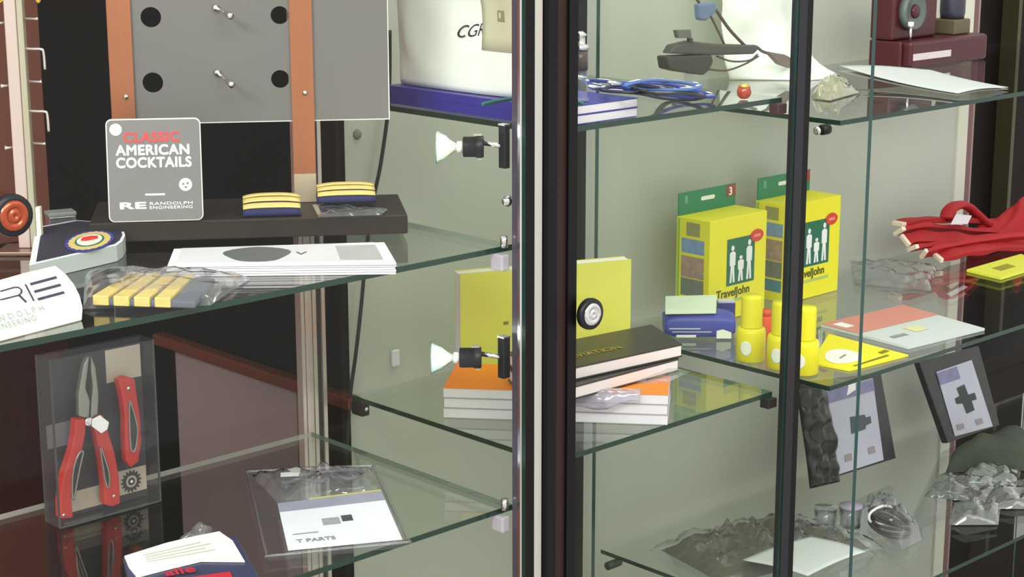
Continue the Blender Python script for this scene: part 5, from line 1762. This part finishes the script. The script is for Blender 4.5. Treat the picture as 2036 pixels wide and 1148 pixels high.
# --- big bag with an olive garment and white label
gq = [pz(x, y, Z + 0.004) for x, y in ((1430, 1170), (1760, 1085), (1560, 1032), (1290, 1090))]
gz = thing('bagged_garment', 'olive folded garment in a clear bag with a white paper label on the bottom shelf', 'garment', tuple(sum(gq, Vector()) / 4))
gz.location.z = Z
bpy.context.view_layer.update()
gi = [quadpt(gq, a_, b2_) for a_, b2_ in ((0.06, 0.06), (0.94, 0.06), (0.94, 0.94), (0.06, 0.94))]
crumple(MB(), gi, Z + 0.0002, 0.026, OLIVEG, 40, 28, 0.55, 21.0, 45).build('garment', gz, label='olive fabric')
crumple(MB(), gq, Z, 0.031, BAG, 36, 26, 0.5, 21.0, 45).build('bag_film', gz)
lq_ = [pz(x, y, Z + 0.031) for x, y in ((1606, 1146), (1722, 1098), (1612, 1066), (1476, 1112))]


def lab_(i, j):
    p = quadpt(lq_, i, j)
    return p + Vector((0, 0, 0.003 * math.sin(3 * i) + 0.002 * math.sin(4 * j)))


MB().grid(lab_, 12, 12, mat('pale_green_label', (206, 216, 214), 0.6)).build('paper_label', gz, solid=0.0008, label='white paper label')

# --- cable coil in a bag
ck = pz(1768, 1040, Z + 0.012)
cl_t = thing('cable_coil', 'dark cable coil in clear wrap lying past the teal glass edge', 'cable', (ck.x, ck.y, Z))
ax_ = (pz(1815, 1066, Z) - pz(1715, 1010, Z)).normalized()
ay_ = Vector((-ax_.y, ax_.x, 0))
for k in range(5):
    P = []
    for i in range(40):
        aa = 2 * math.pi * i / 40
        P.append(Vector((ck.x, ck.y, Z)) + ax_ * (0.040 + 0.003 * math.sin(k * 2)) * math.cos(aa) + ay_ * (0.020 + 0.002 * math.cos(k)) * math.sin(aa) + Vector((0.002 * math.sin(k * 3), 0, 0.0032 + 0.0048 * k + 0.002 * math.sin(2 * aa + k))))
    MB().tube(P, 0.0022, CABLE, 6, True).build('cable_loop', cl_t)
MB().tube(curve_pts([Vector((ck.x, ck.y, Z + 0.030)) + ay_ * 0.024 * math.sin(a_) + ax_ * (-0.018) + Vector((0, 0, 0.014 * math.cos(a_) - 0.012)) for a_ in (0, 1.0, 2.1, 3.1, 4.2, 5.2)], 4, True), 0.0022, WHITE, 6, True).build('tie', cl_t, label='white tie')
cw_ = [pz(x, y, Z + 0.004) for x, y in ((1790, 1092), (1838, 1068), (1752, 994), (1700, 1018))]
crumple(MB(), cw_, Z, 0.033, BAG, 22, 18, 0.5, 23.0, 55).build('wrap_film', cl_t)

# --- small clear pots
for k, (x, y, lab) in enumerate(((1640, 1052, 'small clear plastic pot nearest the slim black post on the bottom shelf'), (1690, 1048, 'small clear plastic pot with lilac lid beside the teal glass edge'))):
    p = pz(x, y, Z)
    t = thing('plastic_pot', lab, 'pot', (p.x, p.y, Z), 'clear pots')
    kk = (p - EYE).dot(fw) / 3600
    MB().lathe([(0, 0.0003), (20 * kk, 0.0003), (22 * kk, 40 * kk), (20.5 * kk, 40 * kk), (18.5 * kk, 0.002), (0, 0.002)], BAG, Matrix.Translation((p.x, p.y, Z))).build('pot_body', t)
    MB().lathe([(0, 40.3 * kk), (23 * kk, 40.3 * kk), (23 * kk, 46 * kk), (0, 46 * kk)], BLIS if not k else mat('lilac_lid', (160, 152, 172), 0.4), Matrix.Translation((p.x, p.y, Z))).build('lid', t)

# --- dark cloth bag and silver-wrapped packs
dq = [pz(x, y, Z + 0.01) for x, y in ((1880, 930), (2080, 925), (2070, 880), (1905, 900))]
tag(crumple(MB(), dq, Z, 0.050, CAMO, 32, 22, 0.30, 31.0, 18).build('cloth_bundle'), 'dark green cloth bundle in cloudy plastic behind the silver-wrapped packs', 'cloth bundle')
sil = [([(1838, 985), (1960, 1000), (2005, 955), (1868, 945)], 0.022, 'silver plastic-wrapped pack closest to the cable coil'),
       ([(1905, 965), (2020, 968), (2030, 935), (1920, 935)], 0.030, 'silver plastic-wrapped pack lying against the dark green bundle'),
       ([(1955, 1010), (2075, 1010), (2080, 965), (1975, 965)], 0.022, 'silver plastic-wrapped pack lying at the picture-edge end of the row')]
sil[2] = (sil[2][0], sil[2][1], 'silver plastic-wrapped pack lying farthest along the glass shelf')
sil.append(([(1886, 1042), (1985, 1042), (1990, 1005), (1895, 1005)], 0.024, 'silver plastic-wrapped pack nearest the front edge of the bottom shelf'))
for k, (cq, h, lab) in enumerate(sil):
    q = [pz(x, y, Z + 0.003) for x, y in cq]
    t = thing('wrapped_pack', lab, 'pack', tuple(sum(q, Vector()) / 4), 'silver-wrapped packs')
    t.location.z = Z
    bpy.context.view_layer.update()
    crumple(MB(), q, Z, h * 0.75, SILVERB, 30, 20, 0.42, 40.0 + k * 3, 38).build('wrap', t)
    qi = [quadpt(q, a_, b2_) for a_, b2_ in ((0.2, 0.2), (0.8, 0.2), (0.8, 0.8), (0.2, 0.8))]
    MB().solid([Vector((p.x, p.y, Z + 0.0016)) for p in qi], [Vector((p.x, p.y, Z + h * 0.30)) for p in qi], mat('violet_grey_part', (110, 96, 118), 0.3, 0.5) if k != 1 else mat('olive_grey_part', (112, 114, 100), 0.4, 0.3)).build('contents', t, bevel=0.002, label='grey contents')
